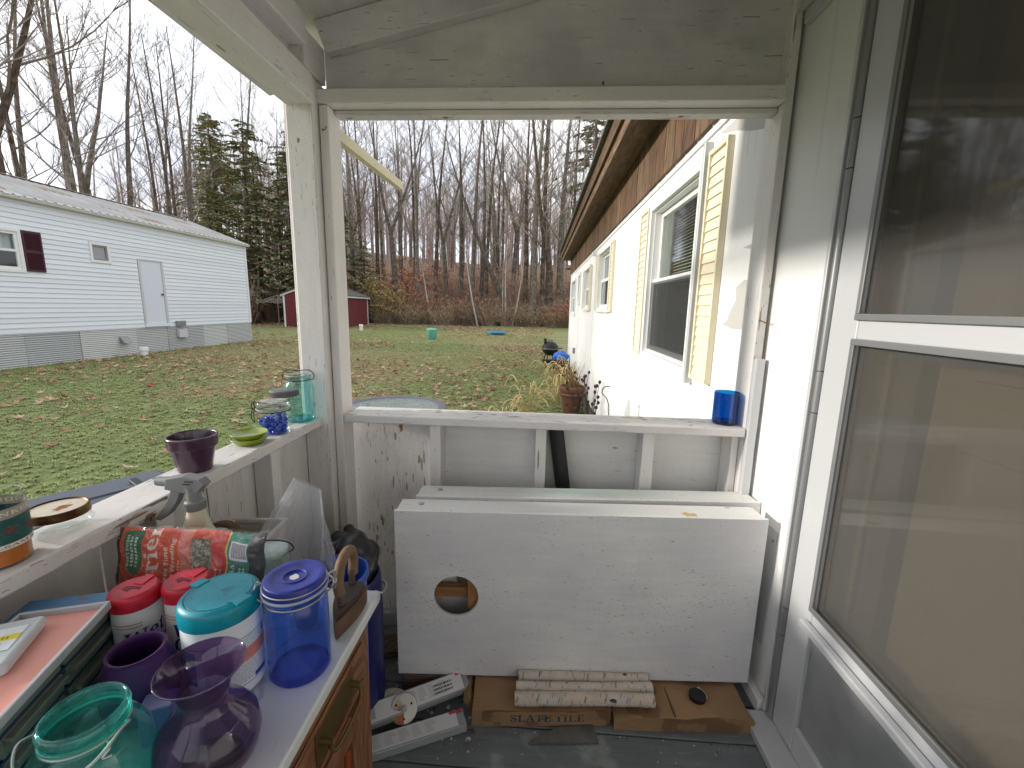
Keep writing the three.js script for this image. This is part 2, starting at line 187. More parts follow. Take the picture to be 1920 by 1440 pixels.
// ---------------------------------------------------------------- the porch
const porch = thing('porch', 'white painted timber porch with open sides and peeling half walls', 'porch');
const RF = (x) => 2.25 + 0.23 * (x + 0.76); // underside of the rafters
{
  const pr = (n, g, m = M.paint) => part(n, g, m, porch);
  // floor boards run across the porch
  const zs = [-1.70, -1.585, -1.452, -1.316, -1.181, -1.046, -0.91, -0.775, -0.64, -0.505, -0.37, -0.235, -0.1, 0.035, 0.17, 0.305, 0.44, 0.575, 0.71, 0.845, 0.98, 1.115, 1.25], fr = rng(4);
  for (let i = 0; i + 1 < zs.length; i++) { const j = fr() * 0.004; pr('floor_board', rbox(-0.9, 0.80, -0.028 + j * 0.3 - 0.002, 0 - j * 0.4, zs[i] + 0.0025, zs[i + 1] - 0.0025, 0.003, 1), M.floor); }
  for (const x of [-0.84, -0.02, 0.74]) pr('joist', box(x - 0.02, x + 0.02, -0.17, -0.032, -1.69, 1.24), M.paintOld);
  for (const [x, z] of [[-0.84, -1.6], [0.74, -1.6], [-0.84, 1.1], [0.74, 1.1]]) pr('footing', box(x - 0.09, x + 0.09, G0 - 0.12, -0.172, z - 0.09, z + 0.09), M.slate);
  // corner posts
  pr('corner_post', rbox(-0.858, -0.767, 0, 2.06, -1.61, -1.512), M.paint);
  pr('corner_post', rbox(-0.764, -0.733, 0, 1.987, -1.645, -1.552), M.paint);
  pr('corner_trim', rbox(-0.884, -0.8605, 0.917, 2.02, -1.60, -1.545, 0.003), M.paint);
  pr('corner_post', rbox(-0.858, -0.767, 0, 1.968, 1.10, 1.19), M.paint);
  pr('wall_post', rbox(0.757, 0.788, 0, 2.56, -1.685, -1.572), M.paint);
  pr('edge_channel', rbox(0.758, 0.787, 0.05, 1.17, -1.569, -1.545, 0.003), M.alu);
  // end wall: header, gable sheet, rafter, sill, studs, sheets
  pr('header', rbox(-0.785, 0.755, 1.99, 2.035, -1.645, -1.549), M.paint);
  pr('header_lip', rbox(-0.731, 0.755, 1.972, 1.9885, -1.645, -1.60, 0.003), M.paintOld);
  pr('gable_sheet', box(-0.762, 0.787, 2.037, 2.66, -1.625, -1.612), M.ply);
  { const g = prism([[-0.752, RF(-0.76) - 0.055], [-0.735, RF(-0.735) - 0.1], [0.70, RF(0.70) - 0.1], [0.70, RF(0.70)], [-0.77, RF(-0.77)]], 0.034, 0.003).translate(0, 0, -1.608); pr('gable_rafter', wuv(g), M.ply); }
  for (const z of [-0.95, -0.35, 0.25, 0.85]) pr('rafter', wuv(prism([[-1.1, RF(-1.1) - 0.03], [-1.1, RF(-1.1) + 0.02], [0.79, RF(0.79)], [0.79, RF(0.79) - 0.09], [-0.7, RF(-0.7) - 0.09]], 0.04).translate(0, 0, z)), M.ply);
  { const g = prism([[-1.14, RF(-1.14) + 0.005], [0.797, RF(0.797) + 0.005], [0.797, RF(0.797) + 0.03], [-1.14, RF(-1.14) + 0.03]], 3.3).translate(0, 0, -1.9); pr('roof_deck', wuv(g), M.ply); }
  { const g = prism([[-1.17, RF(-1.17) + 0.034], [0.79, RF(0.79) + 0.034], [0.79, RF(0.79) + 0.045], [-1.17, RF(-1.17) + 0.045]], 3.36).translate(0, 0, -1.93); pr('roofing', wuv(g), M.slate); }
  pr('end_sill', rbox(-0.73, 0.755, 0.884, 0.915, -1.70, -1.556, 0.005), M.paintOld);
  pr('end_stud', rbox(-0.412, -0.369, 0.0, 0.882, -1.688, -1.60, 0.003)); pr('end_stud', rbox(0.0, 0.041, 0.0, 0.882, -1.688, -1.60, 0.003)); pr('end_stud', rbox(0.404, 0.448, 0.0, 0.882, -1.688, -1.60, 0.003)); pr('end_stud', rbox(0.730, 0.755, 0.0, 0.882, -1.688, -1.60, 0.003));
  pr('wall_sheet', box(-0.86, -0.392, -0.1, 0.882, -1.705, -1.692), M.paintOld);
  pr('wall_sheet', box(-0.389, 0.797, -0.1, 0.882, -1.704, -1.692), M.smooth);
  // left side: header, plate, sill, studs, sheets
  pr('side_header', rbox(-0.856, -0.757, 1.97, 2.06, -1.509, 1.24), M.paint);
  pr('corner_block', rbox(-0.822, -0.757, 2.063, 2.175, -1.60, -1.462, 0.003), M.paint);
  pr('side_plate', rbox(-0.838, -0.745, 2.115, 2.20, -1.459, 1.24), M.paint);
  pr('blocking', box(-0.832, -0.80, 2.062, 2.113, -1.459, 1.24), M.ply);
  pr('side_sill', rbox(-0.902, -0.79, 0.882, 0.915, -1.508, 1.24, 0.005), M.paintOld);
  pr('sill_edge', rbox(-0.918, -0.904, 0.875, 0.906, -1.50, 1.24, 0.003), M.paintOld);
  for (const z of [-1.23, -0.83, -0.43, 0.0, 0.4, 0.8]) pr('side_stud', rbox(-0.858, -0.80, 0, 0.880, z - 0.022, z + 0.022, 0.003));
  const sz = [-1.61, -1.545 + 0.39, -0.74, 0.1, 1.2]; for (let i = 0; i < 4; i++) pr('wall_sheet', box(-0.874, -0.8605, -0.1, 0.880, sz[i] + 0.002, sz[i + 1] - 0.002), i % 2 ? M.paintOld : M.smooth);
  // the entry end behind the viewer: half wall beside the step, header and gable sheet
  pr('entry_sheet', box(-0.84, 0.08, -0.1, 0.88, 1.205, 1.218), M.smooth); pr('entry_sill', rbox(-0.755, 0.10, 0.884, 0.915, 1.12, 1.235, 0.005), M.paintOld); for (const x of [-0.4, 0.04]) pr('entry_stud', rbox(x - 0.02, x + 0.02, 0, 0.882, 1.12, 1.203, 0.003)); pr('entry_post', rbox(0.06, 0.10, 0.917, 1.985, 1.14, 1.20), M.paint); pr('entry_header', rbox(-0.755, 0.755, 1.99, 2.035, 1.12, 1.215), M.paint); pr('entry_gable', box(-0.762, 0.787, 2.037, 2.66, 1.19, 1.203), M.ply);
  // small metal: cup hooks and bent nails
  const hook = (p, s) => part('cup_hook', tube([[0, 0, 0.0]].map(([x, y, z]) => [p[0], p[1], p[2] + z - 0.005]).concat([[p[0] + 0.004 * s, p[1] - 0.004, p[2] + 0.02], [p[0] + 0.009 * s, p[1] - 0.008, p[2] + 0.022], [p[0] + 0.016 * s, p[1] - 0.005, p[2] + 0.022], [p[0] + 0.019 * s, p[1] + 0.004, p[2] + 0.021]]), 0.0016, 30, 6), M.brass, porch);
  hook([-0.75, 1.908, -1.552], 1); hook([0.762, 1.303, -1.571], 1);
  for (const [x, y] of [[-0.52, 2.036], [0.185, 2.056]]) pr('nail', tube([[x, y + 0.014, -1.615], [x, y + 0.014, -1.597], [x + 0.003, y, -1.595], [x + 0.006, y - 0.012, -1.596]], 0.0015, 14, 6), M.wire);
  // the lath that sticks out past the corner
  pr('lath', wuv(new RoundedBoxGeometry(0.034, 0.045, 1.15, 2, 0.003).rotateX(0.02).translate(-0.85, 2.012, -2.12)), mapped(paintedWood(91, [214, 206, 176], { cracks: 80, chips: 2 }), 0.9, 0.6));
}

// ---------------------------------------------------------------- the house beside the porch
const house = thing('house', 'white walled house with brown boarded eaves and tan shutters', 'house');
const XW = 0.80;
{
  const hp = (n, g, m) => part(n, g, m, house);
  const wins = [[-3.30, -2.36, 1.03, 2.02, 1], [-6.06, -5.16, 1.34, 2.04, 2], [-7.98, -7.18, 1.34, 1.98, 2], [-9.22, -8.87, 1.46, 1.98, 0], [-11.1, -10.0, 1.20, 1.95, 0]];
  // wall sheet with openings (drawn in z,y)
  const sh = new THREE.Shape([[-11.8, -0.10], [1.6, -0.10], [1.6, 2.62], [-11.8, 2.62]].map(V2));
  const hole = (z0, z1, y0, y1) => sh.holes.push(new THREE.Path([[z0, y0], [z0, y1], [z1, y1], [z1, y0]].map(V2)));
  for (const w of wins) hole(w[0], w[1], w[2], w[3]); hole(-1.262, -0.25, 0.031, 2.205);
  const wg = new THREE.ExtrudeGeometry(sh, { depth: 0.13, bevelEnabled: false }).rotateY(-Math.PI / 2).translate(XW + 0.13, 0, 0);
  hp('wall', wuv(wg), M.stucco);
  hp('foundation', box(XW + 0.02, XW + 0.12, G0 - 0.1, -0.102, -11.78, 1.58), M.slate);
  hp('end_wall', box(XW + 0.002, 7.6, -0.10, 2.62, -11.93, -11.803), M.stucco);
  // dark rooms behind the windows
  hp('room_floor', box(XW + 0.132, 5, 0.0, 0.02, -11.79, 1.58), M.dark); hp('room_ceiling', box(XW + 0.132, 5, 2.5, 2.53, -11.79, 1.58), M.tan); hp('room_wall', box(5.0, 5.1, 0, 2.53, -11.79, 1.58), M.tan); hp('room_wall', box(XW + 0.132, 5, 0, 2.5, 1.5, 1.58), M.tan);
  for (const z of [-1.6, -4.2, -6.6, -8.4, -9.6]) hp('room_wall', box(XW + 0.132, 5, 0.02, 2.5, z - 0.04, z + 0.04), M.tan);
  // seam battens and the drip strip
  for (const z of [-4.27, -6.69, -9.11]) hp('seam_strip', box(XW - 0.003, XW - 0.0005, -0.1, 2.2, z - 0.012, z + 0.012), M.white);
  hp('drip_strip', rbox(XW - 0.012, XW - 0.0005, 2.155, 2.185, -11.8, -1.72, 0.003), M.white);
  // brown boards under the eaves
  const br = rng(31); let z = -1.75; const bg = [0.17, 0.2, 0.215].map((w) => wuv(new THREE.BoxGeometry(0.018, 0.385, w - 0.008))); const mats = [M.siding, mapped(C.siding, 0.9, 0.8, { bump: 0.002, more: { color: 0xd8d0c8 } }), mapped(C.siding, 1.5, 0.7, { bump: 0.002, more: { color: 0xe8dccb } })];
  for (const g of bg) { const uv = g.attributes.uv; }
  while (z > -11.75) { const k = (br() * 3) | 0, w = [0.17, 0.2, 0.215][k]; if (z - w < -11.8) break; const b = hp('eave_board', bg[k], mats[(br() * 3) | 0]); b.position.set(XW - 0.0105 - br() * 0.003, 2.395, z - w / 2); z -= w; }
  hp('soffit', box(0.585, XW - 0.001, 2.59, 2.605, -12.1, -1.72), M.siding);
  hp('fascia', rbox(0.562, 0.583, 2.565, 2.70, -12.15, -1.72, 0.003), M.siding);
  hp('fascia_cap', rbox(0.535, 0.560, 2.66, 2.80, -12.15, -1.72, 0.003), mats[1]);
  { const g = prism([[0.49, 2.803], [4.2, 3.75], [4.2, 3.78], [0.49, 2.833]], 11.0).translate(0, 0, -12.2); hp('roof', wuv(g), M.slate); const g2 = prism([[4.2, 3.75], [7.9, 2.803], [7.9, 2.833], [4.2, 3.78]], 11.0).translate(0, 0, -12.2); hp('roof', wuv(g2), M.slate); }
  { const g = prism([[0.80, 2.62], [7.6, 2.62], [7.4, 2.90], [4.2, 3.72], [1.0, 2.90]], 0.05).translate(0, 0, -11.9); hp('gable', wuv(g), M.siding); }
  // windows
  const blind = std(0xa9b59c, 0.6), grey = std(0x9aa0a0, 0.6);
  for (const [z0, z1, y0, y1, kind] of wins) {
    const w = part('window', [box(XW - 0.028, XW - 0.0005, y0 - 0.05, y0, z0 - 0.05, z1 + 0.05), box(XW - 0.028, XW - 0.0005, y1, y1 + 0.05, z0 - 0.05, z1 + 0.05), box(XW - 0.026, XW - 0.0005, y0, y1, z0 - 0.05, z0), box(XW - 0.026, XW - 0.0005, y0, y1, z1, z1 + 0.05)], M.white, house);
    const ym = (y0 + y1) / 2, f = 0.035;
    const sash = (a, b, x, n) => { const zi0 = z0 + 0.012, zi1 = z1 - 0.012; part('sash', [box(x, x + 0.025, a, a + f, zi0, zi1), box(x, x + 0.025, b - f, b, zi0, zi1), box(x + 0.001, x + 0.024, a + f, b - f, zi0, zi0 + f), box(x + 0.001, x + 0.024, a + f, b - f, zi1 - f, zi1)], M.white, w); part('pane', box(x + 0.010, x + 0.013, a + f, b - f, zi0 + f, zi1 - f), n, w); };
    part('jamb', [box(XW + 0.001, XW + 0.12, y0 + 0.0005, y0 + 0.012, z0 + 0.001, z1 - 0.001), box(XW + 0.001, XW + 0.12, y1 - 0.012, y1 - 0.0005, z0 + 0.001, z1 - 0.001), box(XW + 0.001, XW + 0.12, y0 + 0.012, y1 - 0.012, z0 + 0.0005, z0 + 0.0115), box(XW + 0.001, XW + 0.12, y0 + 0.012, y1 - 0.012, z1 - 0.0115, z1 - 0.0005)], M.white, w);
    sash(ym - 0.01, y1 - 0.013, XW + 0.045, M.pane); sash(y0 + 0.013, ym + 0.02, XW + 0.015, M.pane);
    if (kind) { const n = kind === 1 ? 24 : 14, bl = new THREE.BoxGeometry(0.022, 0.0025, z1 - z0 - 0.06).rotateZ(0.5); for (let i = 0; i < n; i++) part('blind_slat', bl, blind, w).position.set(XW + 0.145, y1 - 0.03 - i * (kind === 1 ? 0.021 : 0.026), (z0 + z1) / 2); }
    if (kind === 1) part('insect_screen', box(XW + 0.004, XW + 0.005, y0 + 0.02, ym, z0 + 0.02, z1 - 0.02), std(0x3a3c3c, 0.8, { transparent: true, opacity: 0.45 }), w);
  }
  hp('casing_strip', rbox(XW - 0.04, XW - 0.001, 0.96, 2.12, -2.30, -2.27, 0.003), M.alu);
  // shutters, each slat its own piece
  const shut = (z0, z1, y0, y1, tone) => {
    const s = part('shutter', [box(XW - 0.03, XW - 0.002, y0, y0 + 0.02, z0, z1), box(XW - 0.03, XW - 0.002, y1 - 0.02, y1, z0, z1), box(XW - 0.029, XW - 0.002, y0 + 0.02, y1 - 0.02, z0, z0 + 0.018), box(XW - 0.029, XW - 0.002, y0 + 0.02, y1 - 0.02, z1 - 0.018, z1), box(XW - 0.006, XW - 0.003, y0 + 0.02, y1 - 0.02, z0 + 0.018, z1 - 0.018)], M.cream, house);
    const n = Math.round((y1 - y0) / 0.05), h = (y1 - y0 - 0.04) / n, g = new THREE.BoxGeometry(0.005, h * 1.06, z1 - z0 - 0.038).rotateZ(-0.16);
    for (let i = 0; i < n; i++) part('slat', g, M.cream, s).position.set(XW - 0.017, y0 + 0.02 + h * (i + 0.5), (z0 + z1) / 2);
  };
  shut(-2.245, -2.03, 0.995, 2.065); shut(-3.63, -3.385, 0.995, 2.065); shut(-5.10, -4.92, 1.30, 2.07); shut(-6.34, -6.14, 1.30, 2.07); shut(-7.12, -6.95, 1.31, 2.0); shut(-8.22, -8.05, 1.31, 2.0);
  // peeled places near the porch post: the outer skin hangs loose over a grey backing
  const torn = (pts) => { const g = prism(pts, 0.0012).rotateY(-Math.PI / 2).translate(XW - 0.0006, 0, 0); hp('torn_patch', wuv(g), std(0xb9b7b2, 0.9)); };
  torn([[-1.665, 1.44], [-1.74, 1.45], [-1.80, 1.455], [-1.87, 1.426], [-1.855, 1.38], [-1.90, 1.33], [-1.925, 1.29], [-1.962, 1.275], [-1.87, 1.26], [-1.78, 1.262], [-1.72, 1.27], [-1.665, 1.268]]);
  torn([[-1.665, 1.60], [-1.74, 1.59], [-1.84, 1.582], [-1.79, 1.572], [-1.735, 1.565], [-1.71, 1.535], [-1.665, 1.525]]);
  torn([[-1.665, 2.12], [-2.2, 2.13], [-2.10, 2.10], [-2.0, 2.07], [-1.9, 2.03], [-1.80, 2.0], [-1.75, 1.985], [-1.665, 1.97]]);
  // nail heads in a row along the sheet
  const nh = new THREE.CylinderGeometry(0.006, 0.006, 0.003, 8).rotateZ(Math.PI / 2); for (let i = 0; i < 34; i++) part('nail_head', nh, M.aluDark, house).position.set(XW - 0.0015, 0.58 + 0.004 * Math.sin(i * 2.3), -2.3 - i * 0.27);
  hp('outlet_box', rbox(XW - 0.05, XW - 0.001, 0.36, 0.48, -9.6, -9.5, 0.004), M.aluDark);
  hp('cable_box', rbox(XW - 0.05, XW - 0.001, 2.10, 2.16, -6.7, -6.62, 0.006), M.white);
  // ---- wall beside the door, trim, door
  hp('door_moulding', [rbox(XW - 0.022, XW - 0.001, 2.20, 2.26, -1.55, -0.25, 0.004), rbox(XW - 0.034, XW - 0.023, 2.235, 2.27, -1.55, -0.25, 0.003)], M.alu);
  hp('baseboard', rbox(XW - 0.03, XW - 0.001, 0.001, 0.05, -1.54, -1.29, 0.004), M.paint);
  { const d = part('patch_plate', box(XW - 0.003, XW - 0.0008, 0.20, 0.62, -1.53, -1.36), std(0xc2c4c4, 0.6), house); part('screw', new THREE.CylinderGeometry(0.006, 0.006, 0.004, 10).rotateZ(Math.PI / 2), M.steel, d).position.set(XW - 0.004, 0.585, -1.375); }
  const door = part('storm_door', [ // frame of the storm door
    rbox(XW - 0.007, XW + 0.023, 0.033, 2.20, -1.245, -1.142, 0.004), rbox(XW - 0.007, XW + 0.023, 0.033, 2.20, -0.36, -0.26, 0.004),
    rbox(XW - 0.006, XW + 0.022, 2.10, 2.199, -1.1415, -0.361, 0.004), rbox(XW - 0.006, XW + 0.022, 1.268, 1.318, -1.1415, -0.361, 0.004), rbox(XW - 0.006, XW + 0.022, 0.455, 0.505, -1.1415, -0.361, 0.004), rbox(XW - 0.006, XW + 0.022, 0.031, 0.12, -1.1415, -0.361, 0.004)], M.alu, house);
  for (const [y0, y1] of [[1.32, 2.098], [0.507, 1.266]]) {
    part('glazing_bead', [rbox(XW - 0.015, XW - 0.0075, y0 - 0.004, y0 + 0.012, -1.148, -0.355, 0.002), rbox(XW - 0.015, XW - 0.0075, y1 - 0.012, y1 + 0.004, -1.148, -0.355, 0.002), rbox(XW - 0.0145, XW - 0.0075, y0 + 0.012, y1 - 0.012, -1.148, -1.134, 0.002), rbox(XW - 0.0145, XW - 0.0075, y0 + 0.012, y1 - 0.012, -0.369, -0.355, 0.002)], M.aluDark, door);
    const m = glass(0.73, 0.71, 0.67, { transmission: 0.94, roughness: 0.05 }); part('pane', box(XW + 0.004, XW + 0.008, y0, y1, -1.141, -0.3615), m, door);
  }
  part('kick_panel', box(XW + 0.005, XW + 0.011, 0.121, 0.454, -1.141, -0.3615), M.mesh, door);
  part('sill_cap', rbox(XW - 0.030, XW - 0.0075, 0.446, 0.470, -1.16, -0.35, 0.006), M.alu, door);
  for (const [y0, y1] of [[0.034, 0.335], [0.338, 0.43], [0.433, 1.05], [1.053, 1.17], [1.173, 1.70], [1.703, 1.82], [1.823, 2.20]]) part('hinge_tube', cyl(0.011, 0.011, y1 - y0, 16, y0).translate(XW - 0.006, 0, -1.257), M.aluDark, door);
  hp('door_frame', [rbox(XW - 0.02, XW - 0.001, 0.031, 2.21, -1.285, -1.272, 0.003), rbox(XW - 0.02, XW - 0.001, 0.031, 2.20, -0.245, -0.2, 0.002)], M.alu);
  hp('threshold', rbox(XW - 0.085, XW + 0.1, 0.001, 0.029, -1.28, -0.24, 0.004), M.alu);
  const doorTan = std(0x5a5038, 0.7);
  const idoor = part('inner_door', box(XW + 0.10, XW + 0.128, 0.033, 2.2, -1.02, -0.251), doorTan, house);
  part('door_panel', rbox(XW + 0.092, XW + 0.099, 1.2, 1.98, -0.93, -0.40, 0.004), doorTan, idoor); part('door_panel', rbox(XW + 0.092, XW + 0.099, 0.18, 1.05, -0.93, -0.40, 0.004), doorTan, idoor);
  hp('door_jamb', box(XW + 0.06, XW + 0.129, 0.033, 2.2, -1.261, -1.021), std(0x2a241d, 0.7)); hp('weather_strip', rbox(XW + 0.045, XW + 0.058, 0.031, 2.15, -1.10, -1.085, 0.003), std(0x4a4232, 0.6));
}
// things on the house side of the yard follow further down

// ---------------------------------------------------------------- the neighbouring home
{
  const NX = -12.6, nb = thing('mobile_home', 'long white clapboard home with metal roof and plum shutters', 'house'), np = (n, g, m, p = nb) => part(n, g, m, p);
  const z0 = -18.35, z1 = 8.0, yb = 0.45, yt = 3.66, W = 5.2;
  // clapboards, each its own board, with the openings left out
  const holes = [[-10.08, -8.98, 1.98, 2.86], [-12.28, -11.84, 2.40, 2.82], [-14.08, -13.26, 0.52, 2.55]];
  const wallSh = new THREE.Shape([[z0, yb], [z1, yb], [z1, yt], [z0, yt]].map(V2)); for (const h of holes) wallSh.holes.push(new THREE.Path([[h[0], h[2]], [h[0], h[3]], [h[1], h[3]], [h[1], h[2]]].map(V2)));
  const wallMesh = np('wall', wuv(new THREE.ExtrudeGeometry(wallSh, { depth: 0.1, bevelEnabled: false }).rotateY(-Math.PI / 2).translate(NX + 0.0, 0, 0)), M.vinyl);
  const n = 26, ch = (yt - yb) / n, vm = [M.vinyl, std(0xdbdfe4, 0.5), std(0xe2e5e9, 0.48)], vr = rng(8);
  for (let i = 0; i < n; i++) {
    const a = yb + i * ch, b = a + ch; let runs = [[z0 + 0.06, z1]];
    for (const h of holes) if (b > h[2] + 0.005 && a < h[3] - 0.005) runs = runs.flatMap(([p, q]) => (h[0] - 0.06 > p && h[1] + 0.06 < q ? [[p, h[0] - 0.06], [h[1] + 0.06, q]] : [[p, q]]));
    for (const [p, q] of runs) { const g = prism([[0.001, 0], [0.024, 0.002], [0.024, 0.012], [0.005, ch - 0.001], [0.001, ch - 0.001]], q - p).translate(NX, a, p); np('siding_board', wuv(g), vm[(vr() * 3) | 0], wallMesh); }
  }
  np('corner_trim', rbox(NX - 0.02, NX + 0.034, yb, yt, z0 - 0.05, z0 + 0.055, 0.004), M.white);
  np('gable_wall', wuv(prism([[NX - W, yb], [NX - 0.022, yb], [NX - 0.022, yt], [NX - W / 2, yt + 0.95], [NX - W, yt]], 0.08).translate(0, 0, z0 - 0.04)), M.vinyl); np('back_wall', box(NX - W - 0.1, NX - W - 0.002, G0 - 0.1, yt, z0, z1), M.vinyl); np('end_wall', box(NX - W, NX - 0.102, G0, yt, z1 - 0.1, z1 - 0.002), M.vinyl); np('floor', box(NX - W, NX - 0.102, 0.3, 0.4, z0 + 0.05, z1 - 0.102), M.dark); np('ceiling', box(NX - W, NX - 0.102, 3.3, 3.4, z0 + 0.05, z1 - 0.102), M.dark);
  // eave trim and ribbed roof panels
  np('eave_trim', rbox(NX + 0.03, NX + 0.16, yt - 0.04, yt + 0.06, z0 - 0.12, z1, 0.01), std(0xd8d6cb, 0.5));
  np('roof_fascia', rbox(NX + 0.161, NX + 0.18, yt - 0.01, yt + 0.05, z0 - 0.12, z1, 0.004), M.white);
  const rise = 0.95, run = W / 2 + 0.2, ang = Math.atan2(rise, W / 2), L = Math.hypot(rise, W / 2) * (run / (W / 2));
  const rp = (wd) => { const pts = [[0, 0]], nr = 4, s = wd / nr; for (let k = 0; k < nr; k++) pts.push([k * s + s * 0.30, 0], [k * s + s * 0.42, 0.03], [k * s + s * 0.58, 0.03], [k * s + s * 0.70, 0]); pts.push([wd, 0], [wd, -0.006]); for (let k = nr - 1; k >= 0; k--) pts.push([k * s + s * 0.70, -0.006], [k * s + s * 0.58, 0.024], [k * s + s * 0.42, 0.024], [k * s + s * 0.30, -0.006]); pts.push([0, -0.006]); return wuv(prism(pts, L)); };
  const pgs = [0, 1, 2, 3, 4].map(() => rp(0.9)); for (let k = 0; k < 29; k++) { const a = z0 - 0.14 + k * 0.905; for (const s of [1, -1]) { const m = np('roof_panel', pgs[(k * 7 + (s > 0 ? 0 : 2)) % 5], M.roof); m.rotation.order = 'YXZ'; m.rotation.y = s > 0 ? -Math.PI / 2 : Math.PI / 2; m.rotation.x = -ang; m.position.set(NX - W / 2 + s * run, yt + 0.075 - 0.2 * rise / (W / 2) + 0.02, s > 0 ? a : a + 0.9); } }
  np('ridge_cap', wuv(prism([[-0.2, -0.045], [0, 0.005], [0.2, -0.045], [0.2, -0.04], [0, 0.012], [-0.2, -0.04]], z1 - z0 + 0.1).translate(NX - W / 2, yt + 0.125 + rise, z0 - 0.14)), M.roof);
  // corrugated skirting panels
  const prof = (hh) => { const pts = [], k = Math.round(hh / 0.055); for (let i = 0; i <= k * 4; i++) pts.push([0.011 * Math.sin(i / 4 * 6.283), i / (k * 4) * hh]); for (let i = k * 4; i >= 0; i--) pts.push([0.011 * Math.sin(i / 4 * 6.283) - 0.004, i / (k * 4) * hh]); return pts; };
  const skm = [std(0xb9bab8, 0.5, { metalness: 0.15 }), std(0xc6c6c3, 0.5, { metalness: 0.15 }), std(0xb0b2b1, 0.5, { metalness: 0.15 })]; let q = z0 - 0.02, kk = 0; const sp = prof(yb - G0 + 0.12);
  for (const wd of [1.5, 1.25, 1.6, 1.15, 1.7, 1.3, 1.8, 2.4, 2.4, 2.4, 2.4, 2.4, 2.4, 1.5]) { np('skirt_panel', wuv(prism(sp, wd - 0.01)), skm[kk++ % 3]).position.set(NX + 0.012 + (kk % 2) * 0.006, G0 - 0.14, q); q += wd; }
  np('skirt_rail', rbox(NX + 0.0, NX + 0.03, yb - 0.03, yb - 0.002, z0, z1, 0.003), M.alu);
  // window with shutters, small window, door
  const win = (h, m) => {
    const [a, b, c, d] = h, w = np('window', [box(NX - 0.02, NX + 0.045, c - 0.07, c, a - 0.07, b + 0.07), box(NX - 0.02, NX + 0.045, d, d + 0.07, a - 0.07, b + 0.07), box(NX - 0.02, NX + 0.044, c, d, a - 0.07, a), box(NX - 0.02, NX + 0.044, c, d, b, b + 0.07)], M.white), e = m ? 0.06 : 0.045, mid = (c + d) / 2;
    part('sash', [box(NX - 0.03, NX + 0.02, c + 0.001, c + e, a + 0.001, b - 0.001), box(NX - 0.03, NX + 0.02, d - e, d - 0.001, a + 0.001, b - 0.001), box(NX - 0.029, NX + 0.019, c + e, d - e, a + 0.001, a + e), box(NX - 0.029, NX + 0.019, c + e, d - e, b - e, b - 0.001), ...(m ? [box(NX - 0.028, NX + 0.018, mid - 0.03, mid + 0.03, a + e, b - e)] : [])], m ? M.white : M.aluDark, w);
    part('pane', box(NX - 0.012, NX - 0.008, c + e, m ? mid - 0.03 : d - e, a + e, b - e), m ? M.pane : glass(0.6, 0.6, 0.58, { roughness: 0.4, transmission: 0.5 }), w); if (m) part('pane', box(NX - 0.012, NX - 0.008, mid + 0.03, d - e, a + e, b - e), M.pane, w);
    if (m) { const cv = new THREE.PlaneGeometry(b - a, 0.4, 60, 1), p = cv.attributes.position; for (let i = 0; i < p.count; i++) { p.setZ(i, 0.015 * Math.sin(p.getX(i) * 40)); if (p.getY(i) < 0) p.setY(i, p.getY(i) - 0.02 * Math.abs(Math.sin(p.getX(i) * 14))); } cv.rotateY(Math.PI / 2).translate(NX - 0.16, d - 0.24, (a + b) / 2); cv.computeVertexNormals(); part('curtain', cv, std(0xcfcdc6, 0.9), w); }
  };
  win(holes[0], true); win(holes[1], false);
  const plum = std(0x43192a, 0.6); for (const [a, b] of [[-10.58, -10.16], [-8.90, -8.48]]) { const s = np('shutter', [box(NX + 0.026, NX + 0.055, 1.95, 2.0, a, b), box(NX + 0.026, NX + 0.055, 2.86, 2.92, a, b), box(NX + 0.026, NX + 0.055, 2.40, 2.45, a + 0.04, b - 0.04), box(NX + 0.0255, NX + 0.0545, 2.0, 2.86, a, a + 0.04), box(NX + 0.0255, NX + 0.0545, 2.0, 2.86, b - 0.04, b), box(NX + 0.0255, NX + 0.03, 2.0, 2.86, a + 0.04, b - 0.04)], plum); const g = new THREE.BoxGeometry(0.006, 0.05, b - a - 0.082).rotateZ(-0.5); for (let i = 0; i < 18; i++) { const y = 2.03 + i * 0.0465; if (Math.abs(y - 2.425) > 0.04) part('slat', g, plum, s).position.set(NX + 0.042, y, (a + b) / 2); } }
  { const [a, b, c, d] = holes[2], dr = np('door', rbox(NX - 0.03, NX + 0.012, c + 0.03, d - 0.012, a + 0.03, b - 0.03, 0.004), std(0xd6dae2, 0.45)); part('frame', [box(NX - 0.04, NX + 0.034, c + 0.028, d + 0.04, a - 0.045, a + 0.026), box(NX - 0.04, NX + 0.034, c + 0.028, d + 0.04, b - 0.026, b + 0.045), box(NX - 0.04, NX + 0.033, d - 0.009, d + 0.04, a + 0.026, b - 0.026)], M.alu, dr); part('knob', new THREE.SphereGeometry(0.035, 12, 8).translate(NX + 0.04, 1.50, a + 0.10), M.brass, dr); part('door_sill', rbox(NX - 0.04, NX + 0.07, c - 0.06, c + 0.027, a - 0.06, b + 0.06, 0.004), M.vinyl, dr); }
  np('meter_box', rbox(NX + 0.026, NX + 0.13, 0.44, 0.62, -14.72, -14.38, 0.01), M.aluDark); np('vent_hood', wuv(prism([[0.02, 0], [0.16, 0], [0.02, 0.2]], 0.26).translate(NX + 0.02, 0.02, -12.55)), M.aluDark); { const g = wuv(prism([[0.012, 0], [0.10, -0.02], [0.09, 0.22], [0.012, 0.26]], 0.34, 0.01).translate(NX + 0.02, 0.08, -14.75)); np('duct_flap', g, M.alu); } np('roof_vent', lathe([[0, 0.24], [0.09, 0.22], [0.10, 0.18], [0.05, 0.16], [0.05, 0]], 16).translate(NX - 0.9, yt + 0.62, -16.4), M.aluDark);
}
